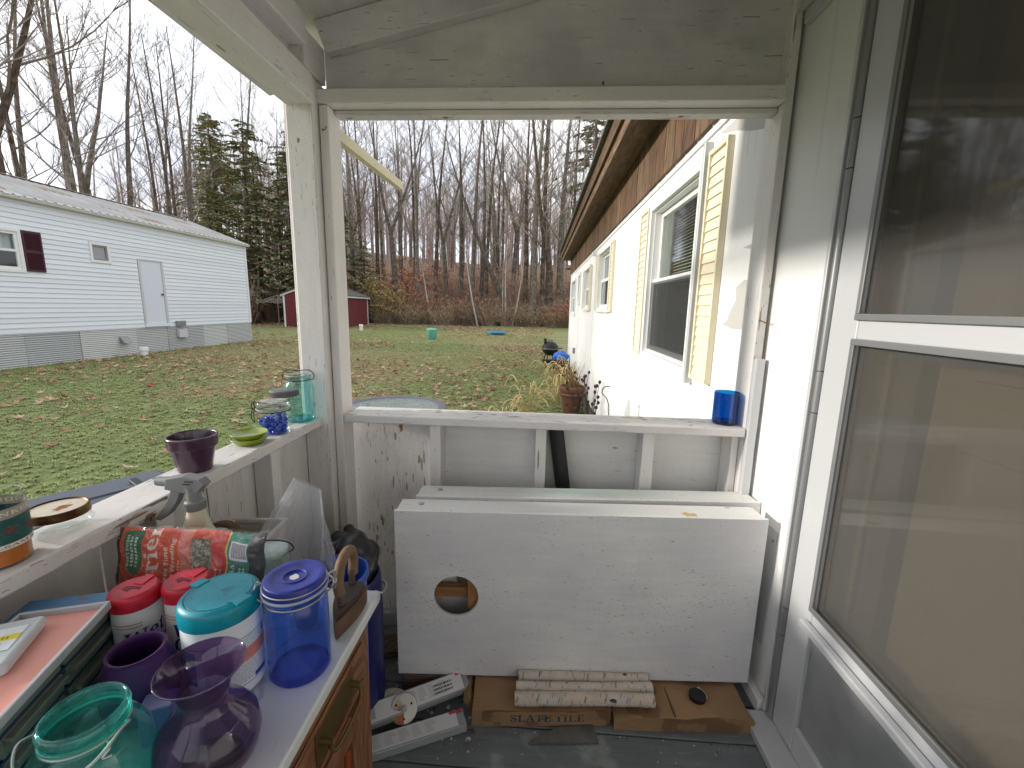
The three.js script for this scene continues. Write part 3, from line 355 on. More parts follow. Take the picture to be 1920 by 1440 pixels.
// ---------------------------------------------------------------- the red shed
{
  const s = thing('shed', 'dark red garden shed with white corner trim and grey shingle roof', 'shed', [-13.45, G0, -29.35], 0.09), red = mapped(wood(97, [104, 36, 44], [120, 46, 54], 6), 2, 0.7), W = 4.0, D = 5.6, e = 2.2, r = 0.75;
  const sp = (n, g, m) => part(n, g, m, s);
  sp('front_wall', wuv(prism([[-W, -0.2], [0, -0.2], [0, e], [-W / 2, e + r], [-W, e]], 0.06).translate(0, 0, -0.06)), red);
  for (let i = 0; i < 5; i++) sp('wall_panel', box(-0.05, 0.004 * (i % 2), -0.2, e, -0.062 - (i + 1) * (D - 0.13) / 5, -0.066 - i * (D - 0.13) / 5), red);
  sp('side_wall', box(-W, -W + 0.05, -0.2, e, -D, -0.062), red); sp('back_wall', wuv(prism([[-W, -0.2], [0, -0.2], [0, e], [-W / 2, e + r], [-W, e]], 0.06).translate(0, 0, -D)), red);
  sp('corner_trim', box(-0.08, 0.025, -0.2, e, -0.10, 0.02), M.white); sp('corner_trim', box(-W - 0.02, -W + 0.09, -0.2, e, -0.10, 0.02), M.white); sp('corner_trim', box(-0.06, 0.025, -0.2, e, -D - 0.01, -D + 0.1), M.white);
  sp('eave_trim', box(0.005, 0.16, e - 0.11, e - 0.01, -D - 0.1, 0.1), M.white);
  const roofs = [[[-W / 2, e + r + 0.06], [0.18, e - 0.005], [0.18, e + 0.045], [-W / 2, e + r + 0.11]], [[-W - 0.18, e - 0.005], [-W / 2, e + r + 0.06], [-W / 2, e + r + 0.11], [-W - 0.18, e + 0.045]]]; for (const p of roofs) sp('roof', wuv(prism(p, D + 0.24).translate(0, 0, -D - 0.12)), M.slate);
  for (const p of [[[-W / 2, e + r - 0.06], [0.18, e - 0.12], [0.18, e - 0.01], [-W / 2, e + r + 0.055]], [[-W - 0.18, e - 0.12], [-W / 2, e + r - 0.06], [-W / 2, e + r + 0.055], [-W - 0.18, e - 0.01]]]) sp('barge_board', wuv(prism(p, 0.03).translate(0, 0, 0.04)), M.white);
  const dr = sp('door', box(-2.9, -1.1, -0.1, 1.95, 0.002, 0.03), red); part('hinge', box(-2.88, -2.6, 1.5, 1.56, 0.031, 0.04), M.wire, dr); part('hasp', box(-1.35, -1.2, 0.9, 1.0, 0.031, 0.05), M.wire, dr); sp('side_latch', box(0.006, 0.03, 0.95, 1.3, -0.9, -0.84), M.wire);
}
// ---------------------------------------------------------------- cornhole boards leaning at the end wall
{
  const make = (name, label, pos, turn, holeX) => {
    const t = thing(name, label, 'game board', pos, turn, undefined), L = 1.21, Hh = 0.605, D = 0.098;
    const sh = new THREE.Shape([[0, 0], [L, 0], [L, Hh], [0, Hh]].map(V2)); const hp = new THREE.Path(); hp.absarc(holeX, 0.302, 0.076, 0, Math.PI * 2, true); sh.holes.push(hp);
    part('face_panel', wuv(new THREE.ExtrudeGeometry(sh, { depth: 0.010, bevelEnabled: true, bevelSize: 0.0015, bevelThickness: 0.0015, bevelSegments: 2, curveSegments: 40 }).translate(0, 0, -0.0115)), M.board, t);
    part('frame_rail', rbox(0.002, L - 0.002, Hh - 0.038, Hh - 0.001, -D, -0.0135, 0.004), M.smooth, t); part('frame_rail', rbox(0.002, L - 0.002, 0.001, 0.038, -D, -0.0135, 0.004), M.smooth, t);
    part('frame_rail', rbox(0.002, 0.038, 0.039, Hh - 0.039, -D, -0.0135, 0.004), M.smooth, t); part('frame_rail', rbox(L - 0.038, L - 0.002, 0.039, Hh - 0.039, -D, -0.0135, 0.004), M.smooth, t);
    const tim = mapped(wood(203, [150, 104, 58], [196, 146, 92]), 0.5, 0.7);
    part('leg', rbox(0.235, 0.272, 0.045, Hh - 0.10, -D + 0.004, -0.03, 0.003), tim, t); part('cross_brace', rbox(0.045, 0.232, 0.25, 0.288, -D + 0.004, -D + 0.03, 0.003), tim, t);
    const b = part('bolt', lathe([[0, 0.0055], [0.006, 0.0045], [0.0105, 0.001], [0.0105, 0]], 20), M.steel, t); b.position.set(0.075, Hh - 0.001, -0.058);
    if (holeX < 0.21) part('rust_stain', prism([[0, 0.004], [0.012, -0.012], [0.035, -0.016], [0.05, -0.006], [0.046, 0.008], [0.03, 0.005], [0.018, 0.016]], 0.0003).rotateX(-Math.PI / 2).translate(0.94, Hh - 0.0009, -0.03), std(0xc8ad78, 0.8), t);
    return t;
  };
  make('cornhole_board', 'white wooden cornhole board with round hole standing behind birch sticks', [-0.450, 0.066, -1.285], 0.052, 0.200);
  make('cornhole_board', 'white wooden cornhole board standing behind the one with visible hole', [-0.412, 0.066, -1.402], 0.062, 0.215);
}
// ---------------------------------------------------------------- boxes, sticks and odds and ends on the floor
{
  const txt = canvas(1024, 160, (g, w, h) => { g.drawImage(C.card, 0, 0, 512, 160, 0, 0, w, h); g.fillStyle = 'rgba(24,66,84,.95)'; g.font = 'bold 104px serif'; g.textAlign = 'center'; g.fillText('SLATE TILE', w * 0.52, 112); const r = rng(9); for (let i = 0; i < 46; i++) { g.fillStyle = `rgba(172,132,90,${0.4 + r() * 0.5})`; g.fillRect(220 + r() * 620, 36 + r() * 40 - 12, 4 + r() * 30, 2 + r() * 8); } });
  const soft = (w, h, d, seed, sag) => { const g = new THREE.BoxGeometry(w, h, d, 14, 3, 10), p = g.attributes.position, r = rng(seed); for (let i = 0; i < p.count; i++) { const x = p.getX(i), y = p.getY(i), z = p.getZ(i); p.setXYZ(i, x * (1 - 0.01 * Math.sin(z * 30)) + 0.004 * (vn(y * 60 + 9, z * 30 + seed, 9999, seed) - 0.5), y + (y > h * 0.3 ? (vn(x * 9 + 20, z * 9 + 20, 9999, seed) - 0.6) * sag - 0.006 * Math.pow(Math.abs(x / w * 2), 6) : 0), z + 0.006 * (vn(x * 20 + 50, y * 40 + 50, 9999, seed + 3) - 0.5)); } g.computeVertexNormals(); return wuv(g).translate(0, h / 2, 0); };
  const b1 = thing('cardboard_box', 'crushed brown cardboard box printed slate tile under birch sticks', 'box', [0.035, 0.001, -1.335], 0.085);
  part('carton', soft(0.445, 0.06, 0.29, 3, 0.012), M.card, b1); { const g = new THREE.PlaneGeometry(0.40, 0.055); const m = part('printed_panel', g, mapped(txt, 1, 0.9), b1); m.position.set(0.01, 0.029, 0.1485); }
  part('torn_flap', wuv(new THREE.BoxGeometry(0.02, 0.05, 0.2).rotateZ(0.5).translate(-0.235, 0.03, 0.0)), M.card, b1);
  part('tape', wuv(new THREE.BoxGeometry(0.012, 0.0006, 0.28)).translate(0.21, 0.0595, 0), std(0x8a6238, 0.5), b1);
  const b2 = thing('cardboard_box', 'stained brown cardboard box with black puck lying on it', 'box', [0.495, 0.001, -1.352], 0.055); part('carton', soft(0.445, 0.052, 0.29, 7, 0.02), M.card, b2); part('seam', box(-0.03, -0.026, 0.045, 0.0515, -0.14, 0.14), std(0x6a4a2c, 0.9), b2);
  // birch sticks
  const bm = mapped(C.birch, 0.22, 0.8, { bump: 0.0015 }), cut = std(0x9a7a58, 0.9);
  [[0.19, 0.0815, -1.303, 0.448, 0.0195, -0.075, 'topmost of the row against the board'], [0.188, 0.081, -1.2615, 0.455, 0.020, -0.07, 'middle of the row of three'], [0.184, 0.0815, -1.2195, 0.452, 0.0205, -0.06, 'front of the row of three']].forEach(([x, y, z, L, r, a, w], i) => {
    const t = thing('birch_stick', ['pale birch stick lying against the cornhole board', 'pale birch stick lying between two other birch sticks', 'pale birch stick lying at the open edge of the box'][i], 'stick', [x, y, z], -a - 0.14 * 0, 'birch sticks on the box');
    const g = new THREE.CylinderGeometry(r, r * 0.97, L, 18, 16, true).rotateZ(Math.PI / 2), p = g.attributes.position; for (let k = 0; k < p.count; k++) { const q = p.getX(k), b = 0.003 * Math.sin(q * 9 + i * 2), s = 1 + 0.07 * (vn(q * 30 + 50, i * 7, 999, 5) - 0.5); p.setXYZ(k, q, p.getY(k) * s, p.getZ(k) * s + b); } g.computeVertexNormals(); const uv = g.attributes.uv; for (let k = 0; k < uv.count; k++) uv.setXY(k, uv.getY(k) * L + i * 0.31, uv.getX(k) * 0.14 + i * 0.2);
    part('bark', g, bm, t); for (const s of [-1, 1]) part('cut_end', new THREE.CircleGeometry(r * 0.97, 18).rotateY(s * Math.PI / 2).translate(s * (L / 2 - 0.0005), 0, 0.003 * Math.sin(s * L / 2 * 9 + i * 2)), cut, t);
    part('knot', new THREE.SphereGeometry([0.006, 0.004, 0.008][i], 10, 8).scale(1.4, 0.5, 0.8).translate([0.14, -0.03, 0.09][i], r * [0.93, 0.8, 0.6][i], r * [0.2, 0.5, 0.75][i]), std(0x54402f, 0.9), t);
  });
  { const t = thing('puck', 'flat black round puck on a scrap of white paper on the box', 'puck', [0.568, 0.0495, -1.285], 0.4); part('disc', cyl(0.027, 0.027, 0.014, 28, 0.003), M.black, t); part('paper_scrap', prism([[-0.02, -0.03], [0.02, -0.034], [0.034, 0.01], [0.03, 0.035], [-0.012, 0.03]], 0.001).rotateX(-Math.PI / 2).translate(0.008, 0.001, 0), std(0xcfc8bb, 0.9), t); }
  single('slate_tile', wuv(prism([[0, 0], [0.215, 0.02], [0.205, 0.075], [0.09, 0.058]], 0.006, 0.001).rotateX(-Math.PI / 2)), M.slate, 'thin grey slate tile sticking out from under the slate tile box', 'tile', [0.008, 0.002, -1.125]);
  // two blind packages
  const lab = (side) => canvas(1024, 160, (g, w, h) => { g.fillStyle = '#d9d9d9'; g.fillRect(0, 0, w, h); g.fillStyle = '#555'; for (let c = 0; c < 5; c++) for (let l = 0; l < 12; l++) { g.globalAlpha = 0.55; g.fillRect(300 + c * 112, 20 + l * 10, 90 - ((l * 37 + c * 13) % 40), 2.4); } g.globalAlpha = 1; g.fillStyle = '#222'; for (let i = 0; i < 22; i++) g.fillRect(14, 24 + i * 5, 46, (i * 7) % 3 + 1); g.fillStyle = '#c23a4a'; g.fillRect(w - 60, 0, 60, 26); if (side) { g.fillStyle = '#222'; for (let l = 0; l < 3; l++) for (let k = 0; k < 13; k++) g.fillRect(690 + k * 17, 40 + l * 34, 9 + (k * 5) % 6, 18); } });
  const pack = (label, pos, turn, tilt, L, W, side) => {
    const t = thing('blind_package', label, 'package', pos, turn); t.rotation.order = 'YXZ'; t.rotation.x = tilt;
    part('tray', rbox(0, L, 0, 0.028, -W / 2, W / 2, 0.003), phys(0xd8dcdc, 0.15, { transmission: 0.6, thickness: 0 }), t); const m = part('printed_card', new THREE.PlaneGeometry(L * 0.93, W * 0.86).rotateX(-Math.PI / 2), std(0xffffff, 0.5, { map: ctex(lab(side)) }), t); m.position.set(L * 0.47, 0.0295, 0); part('red_tab', box(L * 0.94, L * 0.985, 0.0282, 0.030, -W * 0.45, -W * 0.25), std(0xb8384a, 0.5), t); part('blind_rail', rbox(0.01, L - 0.02, 0.004, 0.022, -0.01, 0.012, 0.003), M.white, t);
  };
  pack('long clear plastic blind package with printed white card lying along the floor', [-0.565, 0.002, -1.015], 0.42, 0, 0.40, 0.062, 0);
  pack('blind package with printed card sloping against the cornhole board behind the round plate', [-0.50, 0.035, -1.135], 0.52, 0.32, 0.33, 0.066, 1);
  { const t = thing('drain_pipe', 'grimy white plastic elbow pipe lying beside the cabinet', 'pipe', [0, 0, 0]); part('tube', tube([[-0.62, 0.022, -1.165], [-0.55, 0.024, -1.195], [-0.475, 0.026, -1.225]], 0.018, 30, 16), std(0xbdb4a4, 0.6), t); part('elbow', tube([[-0.485, 0.027, -1.221], [-0.455, 0.028, -1.233], [-0.432, 0.027, -1.230], [-0.420, 0.024, -1.212]], 0.0215, 20, 16), std(0xcfc9bd, 0.55), t); }
  { const t = thing('round_plate', 'round white plastic cover plate with rust stain and screw holes', 'cover plate', [-0.395, 0.053, -1.165], 0.3); t.rotation.order = 'YXZ'; t.rotation.x = 0.75; part('disc', lathe([[0, 0.008], [0.03, 0.007], [0.041, 0.003], [0.043, 0], [0, 0]], 36), std(0xffffff, 0.5, { map: ctex(paint(256, 256, (u, v) => { const k = sm(0.55, 0.9, u + (fbm(u * 5, v * 5, 5, 5) - 0.5) * 0.5) * sm(0.3, 0.6, v); return [mix(214, 156, k), mix(208, 96, k), mix(198, 46, k)]; })) }), t); for (const [x, z] of [[-0.024, -0.012], [0.024, -0.01], [0, 0.027]]) part('screw_hole', cyl(0.0035, 0.0035, 0.002, 10, 0.0062).translate(x, 0, z), M.dark, t); part('boss', lathe([[0, 0.012], [0.008, 0.011], [0.011, 0.007]], 20), std(0xa7a398, 0.6), t); }
  { const t = thing('black_pipe', 'black painted stovepipe length leaning in the wall bay', 'pipe'); part('tube', rod([0.205, 0.02, -1.64], [0.078, 0.868, -1.652], 0.029, 0.029, 24, false), phys(0x1a1a1b, 0.45), t); part('seam', rod([0.232, 0.02, -1.628], [0.105, 0.86, -1.640], 0.003, 0.003, 6), M.wire, t); }
  // scrap wood and debris under the board
  const sw = mapped(wood(211, [70, 58, 48], [128, 110, 92]), 0.4, 0.9);
  [[-0.53, 0.002, -1.46, 0.3, 0.26, 0.03, 0.09, 'rough grey scrap plank on the floor beside the blue barrel'], [-0.36, 0.002, -1.335, 0.1, 0.16, 0.06, 0.1, 'weathered wood block holding up the cornhole board end'], [-0.27, 0.002, -1.47, 1.2, 0.12, 0.06, 0.09, 'small wood block under the rear cornhole board']].forEach(([x, y, z, a, L, h, d, l]) => single('wood_scrap', rbox(-L / 2, L / 2, 0, h, -d / 2, d / 2, 0.004), sw, l, 'wood scrap', [x, y, z], a));
  const r = rng(17), geo = prism([[-0.5, -0.2], [0.1, -0.4], [0.5, 0.1], [0.1, 0.35], [-0.4, 0.2]], 0.1), inst = new THREE.InstancedMesh(geo, std(0xffffff, 0.9), 420), mm = new THREE.Matrix4(), e = new THREE.Euler(), cc = new THREE.Color();
  for (let i = 0; i < 420; i++) { const near = i < 260, x = near ? -0.56 + r() * 0.42 : -0.45 + r() * 1.2, z = near ? -1.50 + r() * 0.42 : -1.17 + Math.pow(r(), 2) * 0.25, s = 0.003 + r() * r() * (near ? 0.02 : 0.006); e.set(-1.57 + (r() - 0.5) * 0.5, (r() - 0.5) * 0.4, r() * 6); mm.makeRotationFromEuler(e).scale(new THREE.Vector3(s, s, s * 0.6)).setPosition(x, 0.004 + r() * (near ? 0.006 : 0.0), z); inst.setMatrixAt(i, mm); const q = r(); cc.setRGB(...(q < 0.3 ? [0.5, 0.48, 0.44] : q < 0.7 ? [0.2, 0.14, 0.09] : [0.1, 0.075, 0.055])); inst.setColorAt(i, cc); }
  inst.name = 'floor_debris'; inst.castShadow = inst.receiveShadow = true; inst.userData = { kind: 'stuff', label: 'crumbs of bark, leaf and paint chips on the porch floor', category: 'debris' }; scene.add(inst);
}
// ---------------------------------------------------------------- behind the cabinet
{
  const t = thing('blue_barrel', 'dark blue plastic barrel in the corner beside the cornhole boards', 'barrel', [-0.60, 0.002, -1.20]), bm = phys(0x0b145c, 0.4); part('drum', lathe([[0, 0], [0.115, 0], [0.122, 0.01], [0.125, 0.05], [0.121, 0.06], [0.125, 0.07], [0.126, 0.30], [0.122, 0.31], [0.126, 0.32], [0.124, 0.47], [0.118, 0.49], [0.112, 0.49], [0.112, 0.04], [0, 0.04]], 48), bm, t); for (const s of [-1, 1]) part('handle', tube([[s * 0.12, 0.46, -0.03], [s * 0.14, 0.45, -0.02], [s * 0.14, 0.45, 0.02], [s * 0.12, 0.46, 0.03]], 0.005, 16, 8), M.steel, t);
  const g = new THREE.SphereGeometry(0.11, 40, 28), p = g.attributes.position; for (let i = 0; i < p.count; i++) { const x = p.getX(i), y = p.getY(i), z = p.getZ(i), k = 1 + 0.35 * (vn(x * 30 + 50, y * 30 + z * 22 + 50, 9999, 3) - 0.5); p.setXYZ(i, x * k, Math.max(-0.06, y * k * 0.85 + 0.03 * vn(x * 25 + 30, z * 25 + 30, 9999, 8)), z * k); } g.computeVertexNormals(); single('bin_bag', g, phys(0x0c0c0e, 0.35), 'crumpled black plastic bag stuffed in the blue barrel top', 'bag', [-0.585, 0.515, -1.19]);
  const w = thing('white_bin', 'off white plastic bin holding the clear plastic bag behind the cabinet', 'bin', [-0.72, 0.002, -0.965], 0.1), wp = std(0xcdc9c0, 0.5); { const a = 0.066; part('body', [box(-a, a, 0, 0.012, -a, a), box(-a, a, 0.012, 0.745, -a, -a + 0.004), box(-a, a, 0.012, 0.745, a - 0.004, a), box(-a, -a + 0.004, 0.012, 0.745, -a + 0.004, a - 0.004), box(a - 0.004, a, 0.012, 0.745, -a + 0.004, a - 0.004)], wp, w); part('rim', [rbox(-a - 0.006, a + 0.006, 0.746, 0.76, -a - 0.006, -a + 0.006, 0.004), rbox(-a - 0.006, a + 0.006, 0.746, 0.76, a - 0.006, a + 0.006, 0.004), rbox(-a - 0.006, -a + 0.006, 0.7465, 0.7595, -a + 0.0065, a - 0.0065, 0.004), rbox(a - 0.006, a + 0.006, 0.7465, 0.7595, -a + 0.0065, a - 0.0065, 0.004)], wp, w); }
  { // clear bag: gathered rings from a wide foot to a pinched top
    const n = 26, m = 72, pos = [], idx = []; for (let j = 0; j <= n; j++) { const t = j / n, y = mix(0.62, 0.905, t), cx = mix(-0.625, -0.541, t), cz = mix(-0.945, -0.945, t), rx = mix(0.132, 0.031, t), rz = mix(0.07, 0.006, Math.pow(t, 0.9)); for (let i = 0; i <= m; i++) { const a = (i % m) / m * 6.2832, f = 1 + 0.20 * (vn(Math.cos(a) * 3 + 9, Math.sin(a) * 3 + t * 3 + 9, 999, 4) - 0.5) + 0.10 * (Math.abs(((a * 7 / 6.2832 + t * 0.8) % 1) - 0.5) - 0.25) * 2 * (0.5 + t * 0.6) + 0.05 * Math.sin(a * 23 + t * 9); pos.push(cx + Math.cos(a) * rx * f, y - 0.013 * t * t * Math.cos(a), cz + Math.sin(a) * rz * f); if (i < m && j < n) { const q = j * (m + 1) + i; idx.push(q, q + 1, q + m + 1, q + 1, q + m + 2, q + m + 1); } } }
    const g = new THREE.BufferGeometry(); g.setAttribute('position', new THREE.Float32BufferAttribute(pos, 3)); g.setIndex(idx); g.computeVertexNormals(); single('plastic_bag', g, phys(0xf4f5f7, 0.14, { transmission: 0.80, thickness: 0, ior: 1.5 }), 'clear crinkled plastic bag standing up behind the blue clip jar', 'bag');
  }
  const bk = thing('blue_bucket', 'slim light blue plastic bucket standing behind the flat iron', 'bucket', [-0.487, 0.002, -0.945]); part('body', lathe([[0, 0], [0.066, 0], [0.076, 0.655], [0.082, 0.658], [0.082, 0.672], [0.074, 0.672], [0.064, 0.01], [0, 0.01]], 40), phys(0x2a58b8, 0.4), bk); part('handle', tube([[-0.08, 0.66, 0], [-0.06, 0.60, 0.07], [0, 0.56, 0.092], [0.06, 0.60, 0.07], [0.08, 0.66, 0]], 0.0025, 30, 6), M.steel, bk);
  const sp = thing('turned_spindle', 'dark turned wooden spindle leaning in the porch corner', 'spindle', [-0.672, 0.003, -1.43], 0); part('shaft', lathe([[0, 0], [0.02, 0], [0.022, 0.03], [0.014, 0.05], [0.02, 0.12], [0.015, 0.22], [0.022, 0.30], [0.013, 0.33], [0.02, 0.40], [0.012, 0.465], [0.018, 0.475], [0.018, 0.485], [0.010, 0.495], [0, 0.50]], 20), std(0x3a2c22, 0.5), sp); part('finial', new THREE.SphereGeometry(0.019, 16, 12).translate(0, 0.513, 0), std(0x4a382a, 0.45), sp);
  single('rusty_strap', tube([[-0.075, 0.0, 0.0], [-0.05, 0.030, 0.0], [-0.012, 0.036, 0.0], [0.012, 0.014, 0], [0.014, -0.02, 0.0]], 0.007, 30, 8).scale(1, 1, 1.6), M.rust, 'curved rusty brown metal strap hanging over the white bin rim', 'strap', [-0.690, 0.785, -0.888]);
}
// ---------------------------------------------------------------- the cabinet
const T = 0.72;
{
  const c = thing('washstand_cabinet', 'old wooden cabinet with a marble top along the porch wall', 'cabinet'), X = -0.35;
  part('marble_top', rbox(-0.775, -0.325, 0.696, T, -0.828, 0.16, 0.005, 3), M.marble, c);
  part('carcass', [box(-0.765, X - 0.02, 0.05, 0.695, -0.80, -0.78), box(-0.765, X - 0.02, 0.05, 0.695, 0.12, 0.14), box(-0.765, X - 0.02, 0.05, 0.07, -0.779, 0.119), box(-0.765, -0.755, 0.071, 0.695, -0.779, 0.119)], M.cabinet, c);
  part('top_rail', box(X - 0.02, X, 0.672, 0.695, -0.80, 0.14), std(0x4a2a16, 0.6), c);
  for (const [a, b] of [[-0.80, -0.765], [0.105, 0.14]]) part('stile', rbox(X - 0.019, X + 0.004, 0.0, 0.671, a, b, 0.003), M.cabinet, c);
  const d = part('drawer', rbox(X - 0.016, X + 0.010, 0.555, 0.669, -0.762, -0.05, 0.006), M.cabinet, c); part('moulding', [rbox(X + 0.0105, X + 0.014, 0.648, 0.660, -0.75, -0.06, 0.0015), rbox(X + 0.0105, X + 0.014, 0.564, 0.576, -0.75, -0.06, 0.0015)], M.cabinet, d);
  part('pull', [rbox(X + 0.0105, X + 0.0135, 0.585, 0.645, -0.705, -0.565, 0.001), ...[-0.69, -0.58].map((z) => rod([X + 0.011, 0.622, z], [X + 0.032, 0.620, z], 0.006, 0.006, 12, false)), tube([[X + 0.030, 0.62, -0.695], [X + 0.034, 0.60, -0.688], [X + 0.036, 0.592, -0.635], [X + 0.034, 0.60, -0.582], [X + 0.030, 0.62, -0.575]], 0.0035, 30, 8)], M.brass, d);
  const d2 = part('drawer', rbox(X - 0.016, X + 0.008, 0.555, 0.669, -0.045, 0.10, 0.006), M.cabinet, c);
  part('mid_rail', box(X - 0.019, X - 0.002, 0.532, 0.552, -0.764, 0.104), M.cabinet, c);
  for (const [a, b] of [[-0.762, -0.335], [-0.33, 0.10]]) { const dr = part('door', [rbox(X - 0.016, X + 0.006, 0.08, 0.53, a, a + 0.055, 0.003), rbox(X - 0.016, X + 0.006, 0.08, 0.53, b - 0.055, b, 0.003), rbox(X - 0.015, X + 0.005, 0.475, 0.529, a + 0.0555, b - 0.0555, 0.003), rbox(X - 0.015, X + 0.005, 0.081, 0.135, a + 0.0555, b - 0.0555, 0.003)], M.cabinet, c); part('panel', box(X - 0.012, X - 0.006, 0.1355, 0.4745, a + 0.056, b - 0.056), M.cabinet, dr); part('beading', [rbox(X - 0.0055, X + 0.003, 0.15, 0.46, a + 0.062, a + 0.074, 0.003), rbox(X - 0.0055, X + 0.003, 0.15, 0.46, b - 0.074, b - 0.062, 0.003)], std(0x8a3c1e, 0.5), dr); part('knob', new THREE.SphereGeometry(0.014, 16, 12).translate(X + 0.02, 0.34, b - 0.03), M.brass, dr); }
  part('plinth', box(-0.74, X - 0.022, 0.0, 0.049, -0.779, 0.119), M.cabinet, c);
}
// ---------------------------------------------------------------- on the left sill
const S = 0.9155;
function bail(pts, r, parent, m = M.wire, n = 'wire_bail') { return part(n, tube(pts, r, 60, 8), m, parent); }
function ring(r, y, w, seg = 48) { return new THREE.TorusGeometry(r, w, 8, seg).rotateX(Math.PI / 2).translate(0, y, 0); }
{
  // scented candle
  const lab = canvas(1024, 512, (g, w, h) => { g.fillStyle = '#0f4a48'; g.fillRect(0, 0, w, h); const r = rng(3); for (let i = 0; i < 900; i++) { g.strokeStyle = `rgba(${10 + r() * 40},${70 + r() * 90},${70 + r() * 60},.7)`; g.lineWidth = 2 + r() * 3; const x = r() * w, y = r() * h * 0.8, a = r() * 6.3, l = 14 + r() * 26; g.beginPath(); g.moveTo(x, y); g.lineTo(x + Math.cos(a) * l, y + Math.sin(a) * l); g.stroke(); } for (let i = 0; i < 9; i++) { const x = 60 + i * 115, y = 150 + (i % 3) * 50; for (let k = 0; k < 60; k++) { g.fillStyle = `rgba(${70 + r() * 60},${36 + r() * 30},${40 + r() * 26},.9)`; g.beginPath(); g.ellipse(x + (r() - 0.5) * 60, y + (r() - 0.5) * 110, 9, 6, r() * 3, 0, 7); g.fill(); } } g.fillStyle = '#d8d6cc'; g.fillRect(0, h * 0.83, w, h * 0.17); g.fillStyle = '#3a3a36'; g.font = '58px serif'; for (const x of [20, 540]) g.fillText('BALSAM & CEDAR', x, h * 0.955); });
  const name = canvas(1024, 128, (g, w, h) => { g.fillStyle = '#a59d92'; g.fillRect(0, 0, w, h); g.fillStyle = '#e6e2da'; g.font = '70px serif'; g.fillText('YANKEE CANDLE', 40, 88); g.fillText('YANKEE', 700, 88); });
  const t = thing('scented_candle', 'tall glass jar candle with evergreen label on the porch sill', 'candle', [-0.846, S, -0.575], 0.35), r = 0.0425;
  part('jar', lathe([[0, 0], [r - 0.004, 0], [r, 0.005], [r, 0.105], [r - 0.002, 0.112], [r - 0.005, 0.112]], 56), M.clear, t); part('wax', cyl(r - 0.003, r - 0.003, 0.032, 48, 0.004), phys(0xb86a20, 0.4), t);
  part('label', new THREE.CylinderGeometry(r + 0.0006, r + 0.0006, 0.048, 56, 1, true).translate(0, 0.055, 0), std(0xffffff, 0.5, { map: ctex(lab) }), t); part('name_band', new THREE.CylinderGeometry(r + 0.0005, r + 0.0005, 0.016, 56, 1, true).translate(0, 0.087, 0), phys(0xffffff, 0.4, { map: ctex(name), transmission: 0.35, thickness: 0 }), t);
  // squat preserving jar with rusty lid
  const j = thing('preserving_jar', 'squat clear glass jar with a rusty metal screw lid', 'jar', [-0.853, S, -0.674]); part('glass', lathe([[0, 0.003], [0.030, 0], [0.040, 0.004], [0.046, 0.014], [0.046, 0.022], [0.040, 0.032], [0.037, 0.034]], 56), M.clear, j); part('embossing', ring(0.0462, 0.018, 0.0009), M.clear, j);
  const lidT = ctex(paint(256, 256, (u, v) => { const k = sm(0.5, 0.66, 1 - Math.hypot((u - 0.58) * 1.4, v - 0.45) * 2.2 + (fbm(u * 6, v * 6, 6, 3) - 0.5) * 0.9), b = fbm(u * 9, v * 9, 9, 7); return [mix(222, 140, k) - b * 14, mix(214, 82, k) - b * 20, mix(196, 44, k) - b * 26]; })); const disc = new THREE.CircleGeometry(0.0385, 40).rotateX(-Math.PI / 2).translate(0, 0.0432, 0); part('lid_disc', disc, std(0xffffff, 0.4, { map: lidT, metalness: 0.3 }), j); part('lid_band', lathe([[0.0385, 0.0425], [0.040, 0.0455], [0.0425, 0.0455], [0.0435, 0.043], [0.043, 0.036], [0.0442, 0.034], [0.0435, 0.030], [0.042, 0.030]], 56), std(0x7d6a4a, 0.45, { metalness: 0.7, map: ctex(paint(256, 64, (u, v) => { const k = sm(0.4, 0.7, fbm(u * 10, v * 3, 10, 33)); return [mix(230, 150, k), mix(214, 112, k), mix(186, 80, k)]; })) }), j);
  // glazed pot
  const gp = phys(0x3c1836, 0.28, { clearcoat: 0.7, clearcoatRoughness: 0.15 }); const fp = thing('flower_pot', 'glossy dark purple clay flower pot on the porch sill', 'flower pot', [-0.843, S, -0.975]); part('body', lathe([[0.008, 0.003], [0.008, 0], [0.034, 0], [0.036, 0.003], [0.047, 0.060], [0.0465, 0.061]], 56), gp, fp); part('rim', lathe([[0.0465, 0.060], [0.051, 0.061], [0.052, 0.063], [0.054, 0.086], [0.0535, 0.089], [0.0505, 0.090], [0.049, 0.087], [0.034, 0.006], [0.008, 0.006]], 56), gp, fp);
  // two saucers
  const gr = phys(0x8a9c22, 0.3, { clearcoat: 0.6 }); const sau = [[0, 0], [0.034, 0], [0.037, 0.002], [0.050, 0.017], [0.0505, 0.019], [0.048, 0.0195], [0.036, 0.006], [0, 0.005]];
  single('saucer', lathe(sau, 56), gr, 'lime green glazed saucer at the bottom of the pair', 'saucer', [-0.850, S, -1.189], 0, 'lime saucers on the sill'); single('saucer', lathe(sau, 56), gr, 'lime green glazed saucer stacked on another saucer', 'saucer', [-0.849, S + 0.0155, -1.188], 0, 'lime saucers on the sill');
